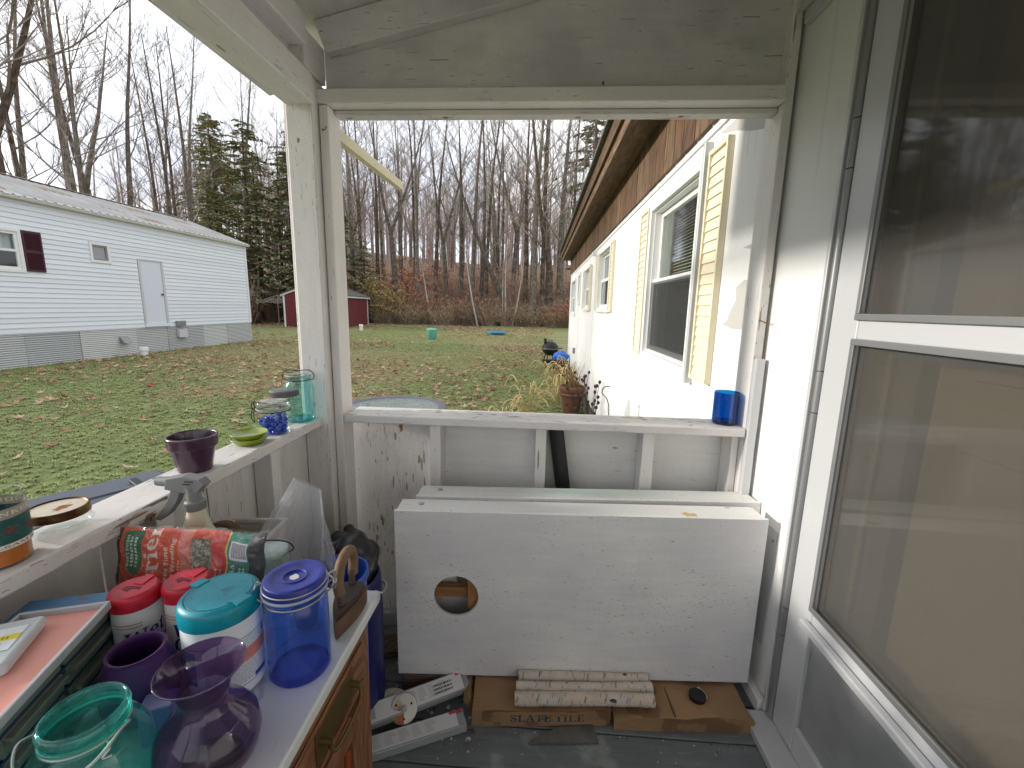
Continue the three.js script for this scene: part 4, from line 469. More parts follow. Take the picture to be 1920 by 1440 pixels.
  // clip jar with glass gems
  const cj = thing('clip_jar', 'low clear clip top jar half full of blue glass gems', 'jar', [-0.840, S, -1.300], 0.3); part('glass', lathe([[0, 0.004], [0.045, 0], [0.050, 0.006], [0.051, 0.05], [0.049, 0.066], [0.046, 0.073], [0.0485, 0.077], [0.0485, 0.081]], 56), M.clear, cj); part('lid', lathe([[0, 0.096], [0.030, 0.099], [0.044, 0.104], [0.0495, 0.102], [0.0495, 0.092], [0.047, 0.083], [0.03, 0.084], [0, 0.086]], 56), glass(0.9, 0.92, 0.92, { roughness: 0.12 }), cj); part('seal', ring(0.0485, 0.082, 0.0022), std(0x9c9a92, 0.7), cj);
  part('neck_wire', ring(0.0488, 0.075, 0.0014), M.wire, cj); bail([[-0.048, 0.076, 0.012], [-0.058, 0.085, 0.012], [-0.058, 0.100, 0.010], [-0.05, 0.103, 0.0], [-0.058, 0.100, -0.010], [-0.058, 0.085, -0.012], [-0.048, 0.076, -0.012]], 0.0014, cj); bail([[-0.056, 0.086, 0.010], [-0.062, 0.06, 0.012], [-0.057, 0.036, 0], [-0.062, 0.06, -0.012], [-0.056, 0.086, -0.010]], 0.0014, cj, M.wire, 'clasp');
  const R = rng(5), gg = new THREE.SphereGeometry(0.010, 12, 8).scale(1, 0.62, 1), gm = [glass(0.10, 0.32, 0.85, { roughness: 0.08, transmission: 0.75 }), glass(0.06, 0.2, 0.75, { roughness: 0.08, transmission: 0.7 })]; for (let k = 0; k < 64; k++) { const ly = (k / 13) | 0, a = k * 2.39996, rr = 0.037 * Math.sqrt((k % 13 + 0.5) / 13); const m = part('glass_gem', gg, gm[k % 2], cj); m.position.set(Math.cos(a) * rr, 0.011 + ly * 0.0105 + (R() - 0.5) * 0.004 + (ly > 3 ? 0.004 * (Math.cos(a)) : 0), Math.sin(a) * rr); m.rotation.set((R() - 0.5) * 2, R() * 6, (R() - 0.5) * 2); }
  // jar with grey lid
  const gj = thing('storage_jar', 'clear straight jar with a ribbed grey plastic lid', 'jar', [-0.872, S, -1.415]); part('glass', lathe([[0, 0.003], [0.038, 0], [0.042, 0.004], [0.0425, 0.09], [0.041, 0.10]], 48), glass(0.93, 0.95, 0.95), gj); const lm = std(0x6e6c6c, 0.6); part('lid', lathe([[0, 0.118], [0.020, 0.119], [0.022, 0.117], [0.042, 0.1195], [0.0455, 0.117], [0.0455, 0.098], [0.0425, 0.097]], 48), lm, gj); const rg = new THREE.BoxGeometry(0.0022, 0.015, 0.003); for (let k = 0; k < 48; k++) { const a = k / 48 * 6.2832, m = part('rib', rg, lm, gj); m.position.set(Math.cos(a) * 0.0462, 0.107, Math.sin(a) * 0.0462); m.rotation.y = -a; }
  // tall aqua jar
  const aj = thing('aqua_jar', 'tall aqua glass bail jar beside the corner post', 'jar', [-0.842, S, -1.458], 0.15), ag = dusty(glass(0.60, 0.88, 0.87), 0.3); part('glass', lathe([[0, 0.006], [0.038, 0], [0.047, 0.005], [0.0485, 0.02], [0.0485, 0.115], [0.046, 0.13], [0.036, 0.145], [0.036, 0.149], [0.041, 0.152], [0.041, 0.163]], 56), ag, aj); part('base_glass', cyl(0.045, 0.043, 0.009, 48, 0.002), glass(0.25, 0.75, 0.78), aj); part('lid', lathe([[0, 0.176], [0.010, 0.176], [0.014, 0.173], [0.034, 0.172], [0.040, 0.168], [0.0405, 0.164], [0, 0.165]], 48), glass(0.9, 0.95, 0.95, { roughness: 0.1 }), aj); part('seal', ring(0.040, 0.1635, 0.0018), std(0xb0a890, 0.7), aj); part('neck_wire', ring(0.0375, 0.147, 0.0015), M.wire, aj);
  bail([[-0.038, 0.147, 0], [-0.050, 0.150, 0.002], [-0.052, 0.165, 0.003], [-0.040, 0.180, 0.002], [0, 0.1795, 0], [0.040, 0.180, -0.002], [0.052, 0.165, -0.003], [0.050, 0.150, -0.002], [0.038, 0.147, 0]], 0.0016, aj); const am = part('embossing', [box(-0.02, 0.02, 0.0, 0.0012, -0.001, 0.001).translate(0, 0.085, 0.0485), box(-0.015, 0.015, 0.0, 0.0012, -0.001, 0.001).translate(0, 0.075, 0.0485)], ag, aj);
  // blue tumbler at the far end of the end sill
  const bt = thing('blue_tumbler', 'deep blue cut bottle glass tumbler on the end sill', 'tumbler', [0.708, S, -1.632], 0.2); const bl = glass(0.06, 0.44, 0.70); part('glass', lathe([[0, 0.008], [0.028, 0.006], [0.034, 0.0], [0.040, 0.001], [0.0445, 0.006], [0.0445, 0.119], [0.0435, 0.121], [0.042, 0.119], [0.042, 0.012], [0, 0.012]], 56), bl, bt); part('base_glass', cyl(0.040, 0.040, 0.008, 40, 0.003), glass(0.02, 0.1, 0.35), bt);
}
// ---------------------------------------------------------------- on the marble top
const Y = T + 0.0005;
{
  // blue clip jar (lightly facetted)
  const j = thing('clip_jar', 'large cobalt blue clip top jar standing near the marble edge', 'jar', [-0.387, Y, -0.621], 0.35), cb = dusty(glass(0.24, 0.42, 0.90)), dk = glass(0.08, 0.16, 0.75);
  const body = lathe([[0.046, 0.0], [0.049, 0.006], [0.049, 0.118], [0.0475, 0.128], [0.044, 0.134], [0.044, 0.140], [0.0475, 0.143], [0.0475, 0.150]], 64), p = body.attributes.position; for (let i = 0; i < p.count; i++) { const y = p.getY(i); if (y > 0.003 && y < 0.122) { const a = Math.atan2(p.getZ(i), p.getX(i)), f = Math.cos(Math.PI / 8) / Math.cos(((a + 10) % (Math.PI / 4)) - Math.PI / 8), k = mix(1, Math.min(f * 1.05, 1.02), 0.6); p.setX(i, p.getX(i) * k); p.setZ(i, p.getZ(i) * k); } } body.computeVertexNormals(); part('glass', body, cb, j);
  part('base_glass', lathe([[0, 0.004], [0.03, 0.006], [0.044, 0.004], [0.0455, 0.0005], [0, 0.0005]], 48), dk, j); part('lid', lathe([[0, 0.166], [0.016, 0.166], [0.017, 0.169], [0.019, 0.169], [0.020, 0.167], [0.036, 0.169], [0.044, 0.171], [0.0475, 0.168], [0.0475, 0.158], [0.049, 0.156], [0.049, 0.1515], [0.03, 0.152], [0, 0.152]], 56), phys(0x2a3cb8, 0.4, { transmission: 0.3, thickness: 0, map: grimeT }), j); part('seal', ring(0.0485, 0.1505, 0.0026), std(0x9aa0b4, 0.7), j); part('neck_wire', ring(0.0462, 0.1375, 0.0015), M.steel, j); part('lid_wire', ring(0.0485, 0.160, 0.0013), M.steel, j);
  bail([[0.045, 0.138, 0.012], [0.056, 0.146, 0.014], [0.060, 0.160, 0.012], [0.051, 0.163, 0.0], [0.060, 0.160, -0.012], [0.056, 0.146, -0.014], [0.045, 0.138, -0.012]], 0.0014, j, M.steel); bail([[0.055, 0.146, 0.008], [0.062, 0.150, 0.004], [0.060, 0.135, 0.0], [0.062, 0.150, -0.004], [0.055, 0.146, -0.008]], 0.0014, j, M.steel, 'clasp'); bail([[-0.046, 0.138, 0.014], [-0.058, 0.150, 0.010], [-0.056, 0.164, 0.004], [-0.049, 0.161, 0], [-0.056, 0.164, -0.004], [-0.058, 0.150, -0.010], [-0.046, 0.138, -0.014]], 0.0014, j, M.steel, 'hinge_wire');
  part('lid_residue', prism([[-0.007, -0.004], [0, -0.008], [0.007, -0.004], [0.005, 0.004], [0.0, 0.009], [-0.008, 0.003]], 0.0005).rotateX(-Math.PI / 2).translate(0, 0.1662, 0), std(0xd8d8d8, 0.9), j);
  // teal lidded wipes tub
  const lab = canvas(2048, 640, (g, w, h) => { g.fillStyle = '#e9edf0'; g.fillRect(0, 0, w, h); g.fillStyle = '#0f8d97'; g.fillRect(0, 92, w, 8); g.fillRect(0, h - 70, w, 8); const bx0 = 1150; g.fillStyle = '#1477a8'; g.fillRect(200, 130, 880, 330); g.fillStyle = '#fff'; g.fillRect(230, 200, 420, 60); g.fillRect(230, 300, 240, 60); g.fillStyle = '#59606a'; const r = rng(6); for (let l = 0; l < 40; l++) { const y = 112 + l * 11; for (let x = bx0; x < 2030; ) { const q = 10 + r() * 46; g.globalAlpha = 0.75; g.fillRect(x, y, Math.min(q, 2030 - x), 4); x += q + 8; } } g.globalAlpha = 1; g.fillStyle = '#e79a86'; g.fillRect(1420, 215, 600, 130); g.fillStyle = '#a4483c'; for (let l = 0; l < 8; l++) g.fillRect(1440, 228 + l * 14, 380 + ((l * 83) % 170), 4); g.fillStyle = '#2e46a0'; g.fillRect(1700, 118, 260, 70); g.fillStyle = '#e9edf0'; for (let l = 0; l < 5; l++) g.fillRect(1730 + l * 44, 132, 26, 40); g.fillStyle = '#2a3a90'; g.fillRect(1560, h - 120, 150, 42); });
  const w = thing('wipes_tub', 'big white wipes tub with a turquoise flip lid', 'wipes tub', [-0.489, Y, -0.585], 0), teal = phys(0x0c98b0, 0.42, { map: grimeT }); part('tub', lathe([[0, 0], [0.050, 0], [0.0545, 0.004], [0.0545, 0.128], [0.052, 0.130], [0, 0.130]], 56), std(0xe6eaec, 0.45), w); part('label', new THREE.CylinderGeometry(0.0549, 0.0549, 0.108, 64, 1, true).rotateY(-3.4).translate(0, 0.062, 0), std(0xffffff, 0.4, { map: ctex(lab) }), w);
  const lid = part('lid', lathe([[0.052, 0.128], [0.0565, 0.129], [0.0565, 0.150], [0.054, 0.156], [0.049, 0.1595], [0.047, 0.1595], [0.0465, 0.1585], [0.0455, 0.1585], [0.045, 0.160], [0, 0.1612]], 64), teal, w); part('flip_cap', [prism([[-0.013, 0.038], [0.013, 0.038], [0.010, 0.046], [0.012, 0.0575], [-0.012, 0.0575], [-0.010, 0.046]], 0.003, 0.0006).rotateX(-Math.PI / 2).rotateY(-1.9).translate(0, 0.1585, 0), prism([[-0.010, 0.040], [0.010, 0.040], [0.009, 0.056], [-0.009, 0.056]], 0.0028, 0.0006).rotateX(-Math.PI / 2).rotateY(1.25).translate(0, 0.1585, 0)], teal, lid);
  // two red lidded hand wipe canisters
  const wl = canvas(1024, 512, (g, W, H) => { g.fillStyle = '#ece9e6'; g.fillRect(0, 0, W, H); g.fillStyle = '#b8485a'; g.font = '20px sans-serif'; for (let k = 0; k < 2; k++) { for (let l = 0; l < 2; l++) for (let m = 0; m < 14; m++) g.fillRect(60 + k * 512 + m * 15, 56 + l * 24, 9 + (m * 5) % 5, 12); } g.fillStyle = '#1f2e8c'; g.font = 'italic bold 150px serif'; for (let k = 0; k < 2; k++) { g.save(); g.translate(70 + k * 512, 250); g.rotate(-0.12); g.fillText('Wet', 60, 0); g.fillText('Ones', 40, 120); g.restore(); } g.fillStyle = '#cc2f48'; g.fillRect(0, 430, W, 82); });
  const redP = phys(0xd0203a, 0.45, { map: grimeT }), rc = thing('wipes_canister', 'red lidded hand wipes canister next to the blue drawer cabinet', 'wipes canister', [-0.648, Y, -0.600], 0); part('tub', cyl(0.0325, 0.0325, 0.122, 48), std(0xe8e6e4, 0.45), rc); part('label', new THREE.CylinderGeometry(0.0329, 0.0329, 0.108, 48, 1, true).rotateY(-0.7).translate(0, 0.058, 0), std(0xffffff, 0.4, { map: ctex(wl) }), rc); const rl = part('lid', lathe([[0.033, 0.120], [0.0345, 0.121], [0.0345, 0.139], [0.032, 0.145], [0.029, 0.147], [0.027, 0.146], [0, 0.1475]], 48), redP, rc); part('lid_slot', prism([[-0.012, -0.005], [0.0, -0.009], [0.002, -0.002], [0.014, -0.001], [0.013, 0.004], [-0.002, 0.004], [-0.011, 0.003]], 0.0007).rotateX(-Math.PI / 2).translate(0, 0.1468, 0.004), std(0x6e0c1c, 0.6), rl); part('flip_tab', prism([[-0.008, 0.0], [0.008, 0.0], [0.006, 0.024], [-0.006, 0.024]], 0.0018, 0.0005).rotateX(-Math.PI / 2).translate(0.002, 0.1465, -0.006), redP, rl);
  const rc2 = copy(rc, [-0.582, Y, -0.628], -0.25, 'red lidded hand wipes canister half hidden behind the turquoise lidded tub');
  // frosted purple vase
  const fr = phys(0x64307e, 0.6, { transmission: 0.2, thickness: 0, map: grimeT }); single('frosted_vase', lathe([[0, 0.002], [0.034, 0], [0.044, 0.006], [0.0485, 0.03], [0.048, 0.055], [0.043, 0.078], [0.036, 0.092], [0.0345, 0.098], [0.0365, 0.1005], [0.0350, 0.1015], [0.0315, 0.100], [0.0320, 0.092], [0.040, 0.074], [0.045, 0.052], [0.045, 0.03], [0.04, 0.008], [0, 0.006]], 64), fr, 'matt frosted purple vase with a narrow rim on the marble top', 'vase', [-0.58, Y, -0.527]);
  // clear purple glass vase
  const pv = thing('purple_vase', 'transparent dark purple glass vase with flared lip and round belly', 'vase', [-0.417, Y, -0.456]), pgm = dusty(glass(0.40, 0.27, 0.47), 0.28); part('glass', lathe([[0, 0.004], [0.03, 0.0], [0.042, 0.004], [0.056, 0.02], [0.0605, 0.042], [0.057, 0.064], [0.046, 0.080], [0.034, 0.091], [0.029, 0.101], [0.0285, 0.111], [0.032, 0.124], [0.040, 0.139], [0.0485, 0.150], [0.0493, 0.1508], [0.0485, 0.1512], [0.039, 0.1405], [0.0305, 0.125], [0.027, 0.111]], 72), pgm, pv); part('base_glass', lathe([[0, 0.011], [0.02, 0.010], [0.036, 0.006], [0.036, 0.003], [0, 0.003]], 40), glass(0.28, 0.14, 0.4), pv); part('lip', ring(0.0490, 0.1508, 0.0011, 72), glass(0.7, 0.6, 0.75), pv);
  // teal glass jar with wire handle
  const tj = thing('teal_jar', 'teal green glass jar with open mouth and wire carrying handle', 'jar', [-0.513, Y, -0.397], 0.25), tg = dusty(glass(0.36, 0.88, 0.82), 0.55); part('glass', lathe([[0, 0.005], [0.045, 0], [0.056, 0.005], [0.0595, 0.02], [0.0595, 0.07], [0.057, 0.088], [0.049, 0.103], [0.040, 0.111], [0.0375, 0.115], [0.0375, 0.127], [0.040, 0.129], [0.0415, 0.132], [0.0410, 0.136], [0.0385, 0.1385], [0.0365, 0.1385], [0.0350, 0.135], [0.0345, 0.115], [0.037, 0.108]], 72), tg, tj); part('neck_bead', ring(0.0395, 0.1215, 0.0022, 64), tg, tj); part('rim', ring(0.0375, 0.1388, 0.0016, 64), glass(0.35, 0.78, 0.76, { roughness: 0.1 }), tj); part('neck_wire', ring(0.0395, 0.1165, 0.0016, 56), M.steel, tj);
  bail([[-0.0395, 0.1165, 0.0], [-0.048, 0.120, 0.006], [-0.050, 0.126, 0.022], [-0.030, 0.118, 0.052], [0.004, 0.108, 0.066], [0.036, 0.116, 0.050], [0.050, 0.128, 0.020], [0.048, 0.122, 0.006], [0.0395, 0.1165, 0.0]], 0.0018, tj, M.steel, 'wire_handle'); part('wire_twist', tube([[0.034, 0.1165, 0.022], [0.040, 0.112, 0.028], [0.036, 0.106, 0.034], [0.042, 0.104, 0.030]], 0.0016, 24, 6), M.steel, tj);
  // small things between the vases
  single('lavender_box', rbox(-0.020, 0.020, 0, 0.058, -0.016, 0.016, 0.003), phys(0x9a92c8, 0.3, { transmission: 0.4, thickness: 0 }), 'small lavender plastic box wedged between the purple vases', 'box', [-0.516, Y, -0.489], 0.4);
  { const cup = thing('plastic_cup', 'upturned clear plastic cup beside the drawer cabinet', 'cup', [-0.590, Y, -0.452]); part('cup', lathe([[0.021, 0], [0.0215, 0.004], [0.0185, 0.062], [0.016, 0.066], [0, 0.067]], 36), glass(0.85, 0.86, 0.86, { roughness: 0.1 }), cup); part('rim', ring(0.0212, 0.002, 0.0012), M.clear, cup); }
  single('turquoise_dish', lathe([[0, 0.004], [0.016, 0.0], [0.019, 0.003], [0.026, 0.05], [0.0255, 0.052], [0.024, 0.051], [0.017, 0.006], [0, 0.006]], 40), glass(0.1, 0.62, 0.74, { roughness: 0.1, transmission: 0.8 }), 'small turquoise glass dish tucked behind the cobalt jar', 'dish', [-0.428, Y, -0.715]);
  // flat iron
  const ir = thing('flat_iron', 'rusty old flat iron with a worn wooden handle', 'iron', [-0.362, Y, -0.745], Math.PI + 0.12); ir.scale.setScalar(0.86); { const sh = new THREE.Shape(); sh.moveTo(-0.030, 0.050); sh.lineTo(0.030, 0.050); sh.quadraticCurveTo(0.036, 0.0, 0.0, -0.075); sh.quadraticCurveTo(-0.036, 0.0, -0.030, 0.050); part('sole', wuv(new THREE.ExtrudeGeometry(sh, { depth: 0.036, bevelEnabled: true, bevelSize: 0.002, bevelThickness: 0.002, bevelSegments: 2, curveSegments: 20 }).rotateX(Math.PI / 2).translate(0, 0.0385, 0)), M.rust, ir); part('top_plate', wuv(new THREE.ExtrudeGeometry(sh, { depth: 0.008, bevelEnabled: true, bevelSize: 0.001, bevelThickness: 0.003, bevelSegments: 2, curveSegments: 20 }).scale(0.9, 0.9, 1).rotateX(Math.PI / 2).translate(0, 0.0525, 0)), std(0x3b2c24, 0.6), ir); part('upright', [rod([0, 0.05, 0.040], [0, 0.085, 0.050], 0.008, 0.007, 12), rod([0, 0.05, -0.035], [0, 0.10, -0.042], 0.008, 0.007, 12)], M.rust, ir); part('handle', tube([[0, 0.072, 0.052], [0, 0.105, 0.060], [0, 0.135, 0.048], [0, 0.150, 0.012], [0, 0.145, -0.024], [0, 0.115, -0.046], [0, 0.085, -0.040]], 0.0115, 48, 16), mapped(wood(223, [92, 70, 52], [138, 110, 84], 10), 0.1, 0.7), ir); }
  // spray bottle
  const sb = thing('spray_bottle', 'white plastic spray bottle with grey trigger head', 'spray bottle', [-0.702, Y, -0.800]), gp = std(0x7d807f, 0.5), wp = phys(0xe6dfc8, 0.35, { transmission: 0.25, thickness: 0 }); part('bottle', lathe([[0, 0], [0.036, 0], [0.040, 0.004], [0.040, 0.085], [0.038, 0.105], [0.030, 0.130], [0.0225, 0.150], [0.0235, 0.153], [0.0215, 0.156], [0.0165, 0.175], [0.0155, 0.185]], 48), wp, sb); const col = part('collar', lathe([[0.012, 0.182], [0.0185, 0.183], [0.0185, 0.200], [0.016, 0.203], [0.012, 0.204]], 40), gp, sb); const rg = new THREE.BoxGeometry(0.0014, 0.015, 0.002); for (let k = 0; k < 30; k++) { const a = k / 30 * 6.2832, m = part('rib', rg, gp, col); m.position.set(Math.cos(a) * 0.0188, 0.1915, Math.sin(a) * 0.0188); m.rotation.y = -a; }
  part('neck', lathe([[0.0135, 0.203], [0.0125, 0.22], [0.014, 0.232]], 24), gp, sb); part('head', prism([[-0.052, 0.228], [-0.048, 0.248], [-0.01, 0.256], [0.022, 0.250], [0.030, 0.240], [0.022, 0.232], [0.014, 0.224], [-0.016, 0.222]], 0.018, 0.002).translate(0, 0, -0.009), gp, sb); part('nozzle', new THREE.CylinderGeometry(0.0095, 0.0105, 0.026, 18).rotateZ(Math.PI / 2).translate(-0.062, 0.240, 0), gp, sb); part('nozzle_tip', new THREE.CylinderGeometry(0.005, 0.005, 0.006, 14).rotateZ(Math.PI / 2).translate(-0.077, 0.240, 0), std(0x8f9291, 0.5), sb); part('trigger', prism([[-0.040, 0.226], [-0.022, 0.226], [-0.034, 0.20], [-0.055, 0.172], [-0.074, 0.158], [-0.082, 0.160], [-0.064, 0.182], [-0.050, 0.204]], 0.014, 0.002).translate(0, 0, -0.007), gp, sb); part('slot', [box(-0.012, 0.004, 0.239, 0.242, 0.0112, 0.0118), box(-0.008, 0.010, 0.245, 0.248, 0.0112, 0.0118)], std(0x3a3c3c, 0.6), sb);
  // glass jar with bail behind the bag
  const wj = thing('glass_jar', 'greenish glass jar with a wire bail behind the orange bag', 'jar', [-0.540, Y, -0.782], 0.4); part('glass', lathe([[0, 0.003], [0.034, 0], [0.040, 0.005], [0.040, 0.09], [0.036, 0.098], [0.037, 0.104]], 48), glass(0.78, 0.86, 0.82), wj); part('lid', lathe([[0, 0.113], [0.02, 0.114], [0.022, 0.112], [0.036, 0.113], [0.0395, 0.110], [0.0395, 0.104], [0.030, 0.104], [0, 0.105]], 48), glass(0.7, 0.8, 0.76, { roughness: 0.15, transmission: 0.85 }), wj); bail([[-0.038, 0.098, 0], [-0.047, 0.104, 0], [-0.044, 0.122, 0.003], [-0.02, 0.132, 0.004], [0.012, 0.131, 0.004], [0.040, 0.120, 0.003], [0.047, 0.104, 0], [0.038, 0.098, 0]], 0.0014, wj);
}
// ---------------------------------------------------------------- orange bag of potting mix
{
  const art = canvas(2048, 1024, (g, w, h) => {
    g.fillStyle = '#d4481c'; g.fillRect(0, 0, w, h); g.fillStyle = '#191512'; g.fillRect(0, 0, 70, h); g.fillRect(w - 250, 0, 250, h);
    g.fillStyle = '#1d6a3c'; g.beginPath(); g.moveTo(110, 40); g.lineTo(390, 20); g.lineTo(400, 400); g.lineTo(300, 500); g.lineTo(170, 430); g.closePath(); g.fill();
    g.save(); g.translate(620, 980); g.rotate(-Math.PI / 2); g.fillStyle = '#dcd3c6'; g.font = 'bold 250px serif'; g.fillText('Barrier', 90, 0); g.font = 'bold 84px sans-serif'; g.fillText('Saves Time', 340, 130); g.fillText('From Weeding', 300, 226); g.fillStyle = '#f0b090'; for (let l = 0; l < 2; l++) for (let k = 0; k < 12; k++) g.fillRect(320 + k * 30, 268 + l * 46, 16 + (k * 7) % 9, 24); g.restore();
    g.save(); g.translate(200, 430); g.rotate(-Math.PI / 2); g.fillStyle = '#d6ead6'; g.font = 'bold 56px sans-serif'; g.fillText("Don't Forget", 20, 0); for (let l = 0; l < 2; l++) for (let k = 0; k < 9; k++) g.fillRect(24 + k * 36, 24 + l * 60, 18 + (k * 5) % 12, 34); g.restore();
    g.fillStyle = '#d9806e'; g.beginPath(); g.moveTo(880, 0); g.lineTo(1080, 0); g.lineTo(1060, 420); g.lineTo(960, 520); g.closePath(); g.fill();
    const r = rng(8); g.fillStyle = '#6f6e58'; g.fillRect(1080, 90, 260, 560); for (let i = 0; i < 500; i++) { const q = r(); g.fillStyle = q < 0.4 ? `rgba(50,52,44,.6)` : q < 0.8 ? 'rgba(150,150,130,.6)' : 'rgba(212,200,160,.7)'; g.beginPath(); g.ellipse(1080 + r() * 260, 90 + r() * 560, 4 + r() * 26, 3 + r() * 8, r() * 6, 0, 7); g.fill(); }
    g.fillStyle = '#c8382c'; g.fillRect(1340, 0, 210, h); g.save(); g.translate(1450, 760); g.rotate(-Math.PI / 2); g.fillStyle = '#e8b0a0'; for (let l = 0; l < 2; l++) for (let k = 0; k < 11; k++) g.fillRect(60 + k * 30, -26 + l * 54, 16 + (k * 7) % 9, 28); g.restore();
    g.fillStyle = '#d8c23c'; g.fillRect(1550, 0, 20, h); g.fillStyle = '#2a8270'; g.fillRect(1570, 0, 280, h); g.fillStyle = '#e4e0e6'; g.fillRect(1600, 90, 230, 190); g.fillStyle = '#222'; for (let i = 0; i < 36; i++) g.fillRect(1616 + i * 5.6, 104, 1 + (i * 5) % 4, 150); g.save(); g.translate(1640, 760); g.rotate(-Math.PI / 2); g.fillStyle = '#dfe6d0'; g.font = 'bold 84px serif'; g.fillText('OSA', 260, 20); for (let l = 0; l < 2; l++) for (let k = 0; k < 13; k++) g.fillRect(60 + k * 28, 84 + l * 46, 14 + (k * 7) % 9, 22); g.restore();
  });
  const nx = 90, ny = 40, pos = [], uv = [], idx = [], W = 0.29, Hh = 0.18; const put = (side) => { const o = pos.length / 3; for (let j = 0; j <= ny; j++) for (let i = 0; i <= nx; i++) { const u = i / nx, v = j / ny, e = Math.pow(Math.sin(Math.PI * Math.min(1, Math.max(0, u))), 0.35) * Math.pow(Math.sin(Math.PI * v), 0.4), cr = (fbm(u * 14 + 3, v * 8 + 3, 9999, 41, 3) - 0.5) * 0.014 * e; pos.push((u - 0.5) * W + (vn(v * 6 + 4, 2, 999, 3) - 0.5) * 0.006, v * Hh + (vn(u * 9 + 4, 5, 999, 5) - 0.5) * 0.008 * (v > 0.5 ? 1 : 0), side * (0.012 * e + cr)); uv.push(u, v); if (i < nx && j < ny) { const q = o + j * (nx + 1) + i; side > 0 ? idx.push(q, q + 1, q + nx + 1, q + 1, q + nx + 2, q + nx + 1) : idx.push(q, q + nx + 1, q + 1, q + 1, q + nx + 1, q + nx + 2); } } };
  put(1); put(-1); const g = new THREE.BufferGeometry(); g.setAttribute('position', new THREE.Float32BufferAttribute(pos, 3)); g.setAttribute('uv', new THREE.Float32BufferAttribute(uv, 2)); g.setIndex(idx); g.computeVertexNormals();
  const t = thing('weed_barrier_bag', 'orange printed bag in shiny clear wrap leaning behind the wipes canisters', 'bag', [-0.648, Y, -0.690], 0.02); t.rotation.order = 'YXZ'; t.rotation.x = -0.20; part('printed_bag', g, std(0xffffff, 0.6, { map: ctex(art) }), t);
  const g2 = g.clone().scale(1.045, 1.03, 1.25), p2 = g2.attributes.position; for (let i = 0; i < p2.count; i++) { const x = p2.getX(i), y = p2.getY(i), s = Math.sign(p2.getZ(i)) || 1; p2.setZ(i, p2.getZ(i) + s * (0.002 + 0.006 * Math.pow(Math.abs(fbm(x * 60 + 50, y * 60 + 50, 9999, 61, 3) - 0.5) * 2, 0.7))); } g2.computeVertexNormals(); part('clear_wrap', g2, phys(0xffffff, 0.08, { transmission: 0.97, thickness: 0, ior: 1.5, bumpMap: ctex(C.crumple, false, 3), bumpScale: 0.002 }), t);
}
// ---------------------------------------------------------------- drawer cabinet with trays
{
  const o = thing('drawer_cabinet', 'blue steel parts cabinet with small clear plastic drawers', 'drawer cabinet', [-0.683, Y, -0.603], 0.32), D = 0.115, L = 0.34, Hh = 0.135, st = M.blueSteel, blue = phys(0x1d4a72, 0.45);
  part('top', rbox(-D, 0, Hh - 0.003, Hh, 0, L, 0.0012), st, o); part('bottom', box(-D, 0, 0, 0.003, 0, L), blue, o); part('back', box(-D, -D + 0.003, 0.003, Hh - 0.003, 0, L), blue, o); part('side', box(-D + 0.003, 0.004, 0.003, Hh - 0.0035, 0, 0.012), blue, o); part('side', box(-D + 0.003, 0.0, 0.003, Hh - 0.003, L - 0.003, L), blue, o);
  const dm = phys(0x9a9a8e, 0.25, { transmission: 0.3, thickness: 0 }), dg = rbox(-0.08, 0, 0, 0.026, 0, 0.1, 0.002), lip = rbox(0, 0.010, 0.019, 0.0255, 0.004, 0.096, 0.001); part('divider', [box(-D + 0.004, -0.004, 0.0335, 0.0355, 0.013, L - 0.004), box(-D + 0.004, -0.004, 0.0655, 0.0675, 0.013, L - 0.004), box(-D + 0.004, -0.004, 0.0975, 0.0995, 0.013, L - 0.004)], blue, o);
  for (let r = 0; r < 4; r++) for (let c = 0; c < 3; c++) { const d = part('drawer', dg, dm, o); d.position.set(-0.003, 0.005 + r * 0.032, 0.018 + c * 0.107); part('lip', lip, dm, d); }
  // framed pink tray on top
  const q = Y + Hh, t = thing('pink_tray', 'clear rimmed plastic tray lined in pink on the parts cabinet', 'tray', [-0.703, q + 0.0008, -0.545], 0.34), fm = phys(0xc9ccd0, 0.25, { transmission: 0.35, thickness: 0 }); part('liner', box(-0.050, 0.050, 0.001, 0.0045, 0.006, 0.30), std(0xffffff, 0.6, { map: ctex(paint(256, 256, (u, v) => { const k = fbm(u * 4, v * 4, 4, 3), s = sm(0.6, 0.7, fbm(u * 7, v * 7, 7, 9)); return [232 - s * 24, 176 - k * 26 - s * 30, 160 - k * 22 - s * 22]; })) }), t); part('rim', [rbox(-0.056, 0.056, 0, 0.013, 0, 0.0055, 0.0015), rbox(-0.056, 0.056, 0, 0.013, 0.3005, 0.306, 0.0015), rbox(-0.056, -0.0505, 0, 0.013, 0.0058, 0.3002, 0.0015), rbox(0.0505, 0.056, 0, 0.013, 0.0058, 0.3002, 0.0015)], fm, t);
  const yl = canvas(256, 256, (g, w, h) => { g.fillStyle = '#dfe4e6'; g.fillRect(0, 0, w, h); g.fillStyle = '#e2cc30'; g.fillRect(0, 86, w, 60); g.fillStyle = '#6a6420'; for (let i = 0; i < 4; i++) g.fillRect(70 + i * 30, 104, 16, 26); g.fillStyle = '#9aa'; for (let i = 0; i < 5; i++) g.fillRect(20, 170 + i * 14, 150, 4); });
  const s = thing('small_tray', 'small white plastic tray with a yellow label on the pink tray', 'tray', [-0.722, q + 0.0056, -0.505], 0.5); part('tray', rbox(-0.026, 0.026, 0, 0.018, 0, 0.10, 0.006, 3), phys(0xdfe6ea, 0.2, { transmission: 0.3, thickness: 0 }), s); part('label', new THREE.PlaneGeometry(0.036, 0.05).rotateX(-Math.PI / 2).translate(-0.002, 0.0187, 0.045), std(0xffffff, 0.5, { map: ctex(yl) }), s);
}
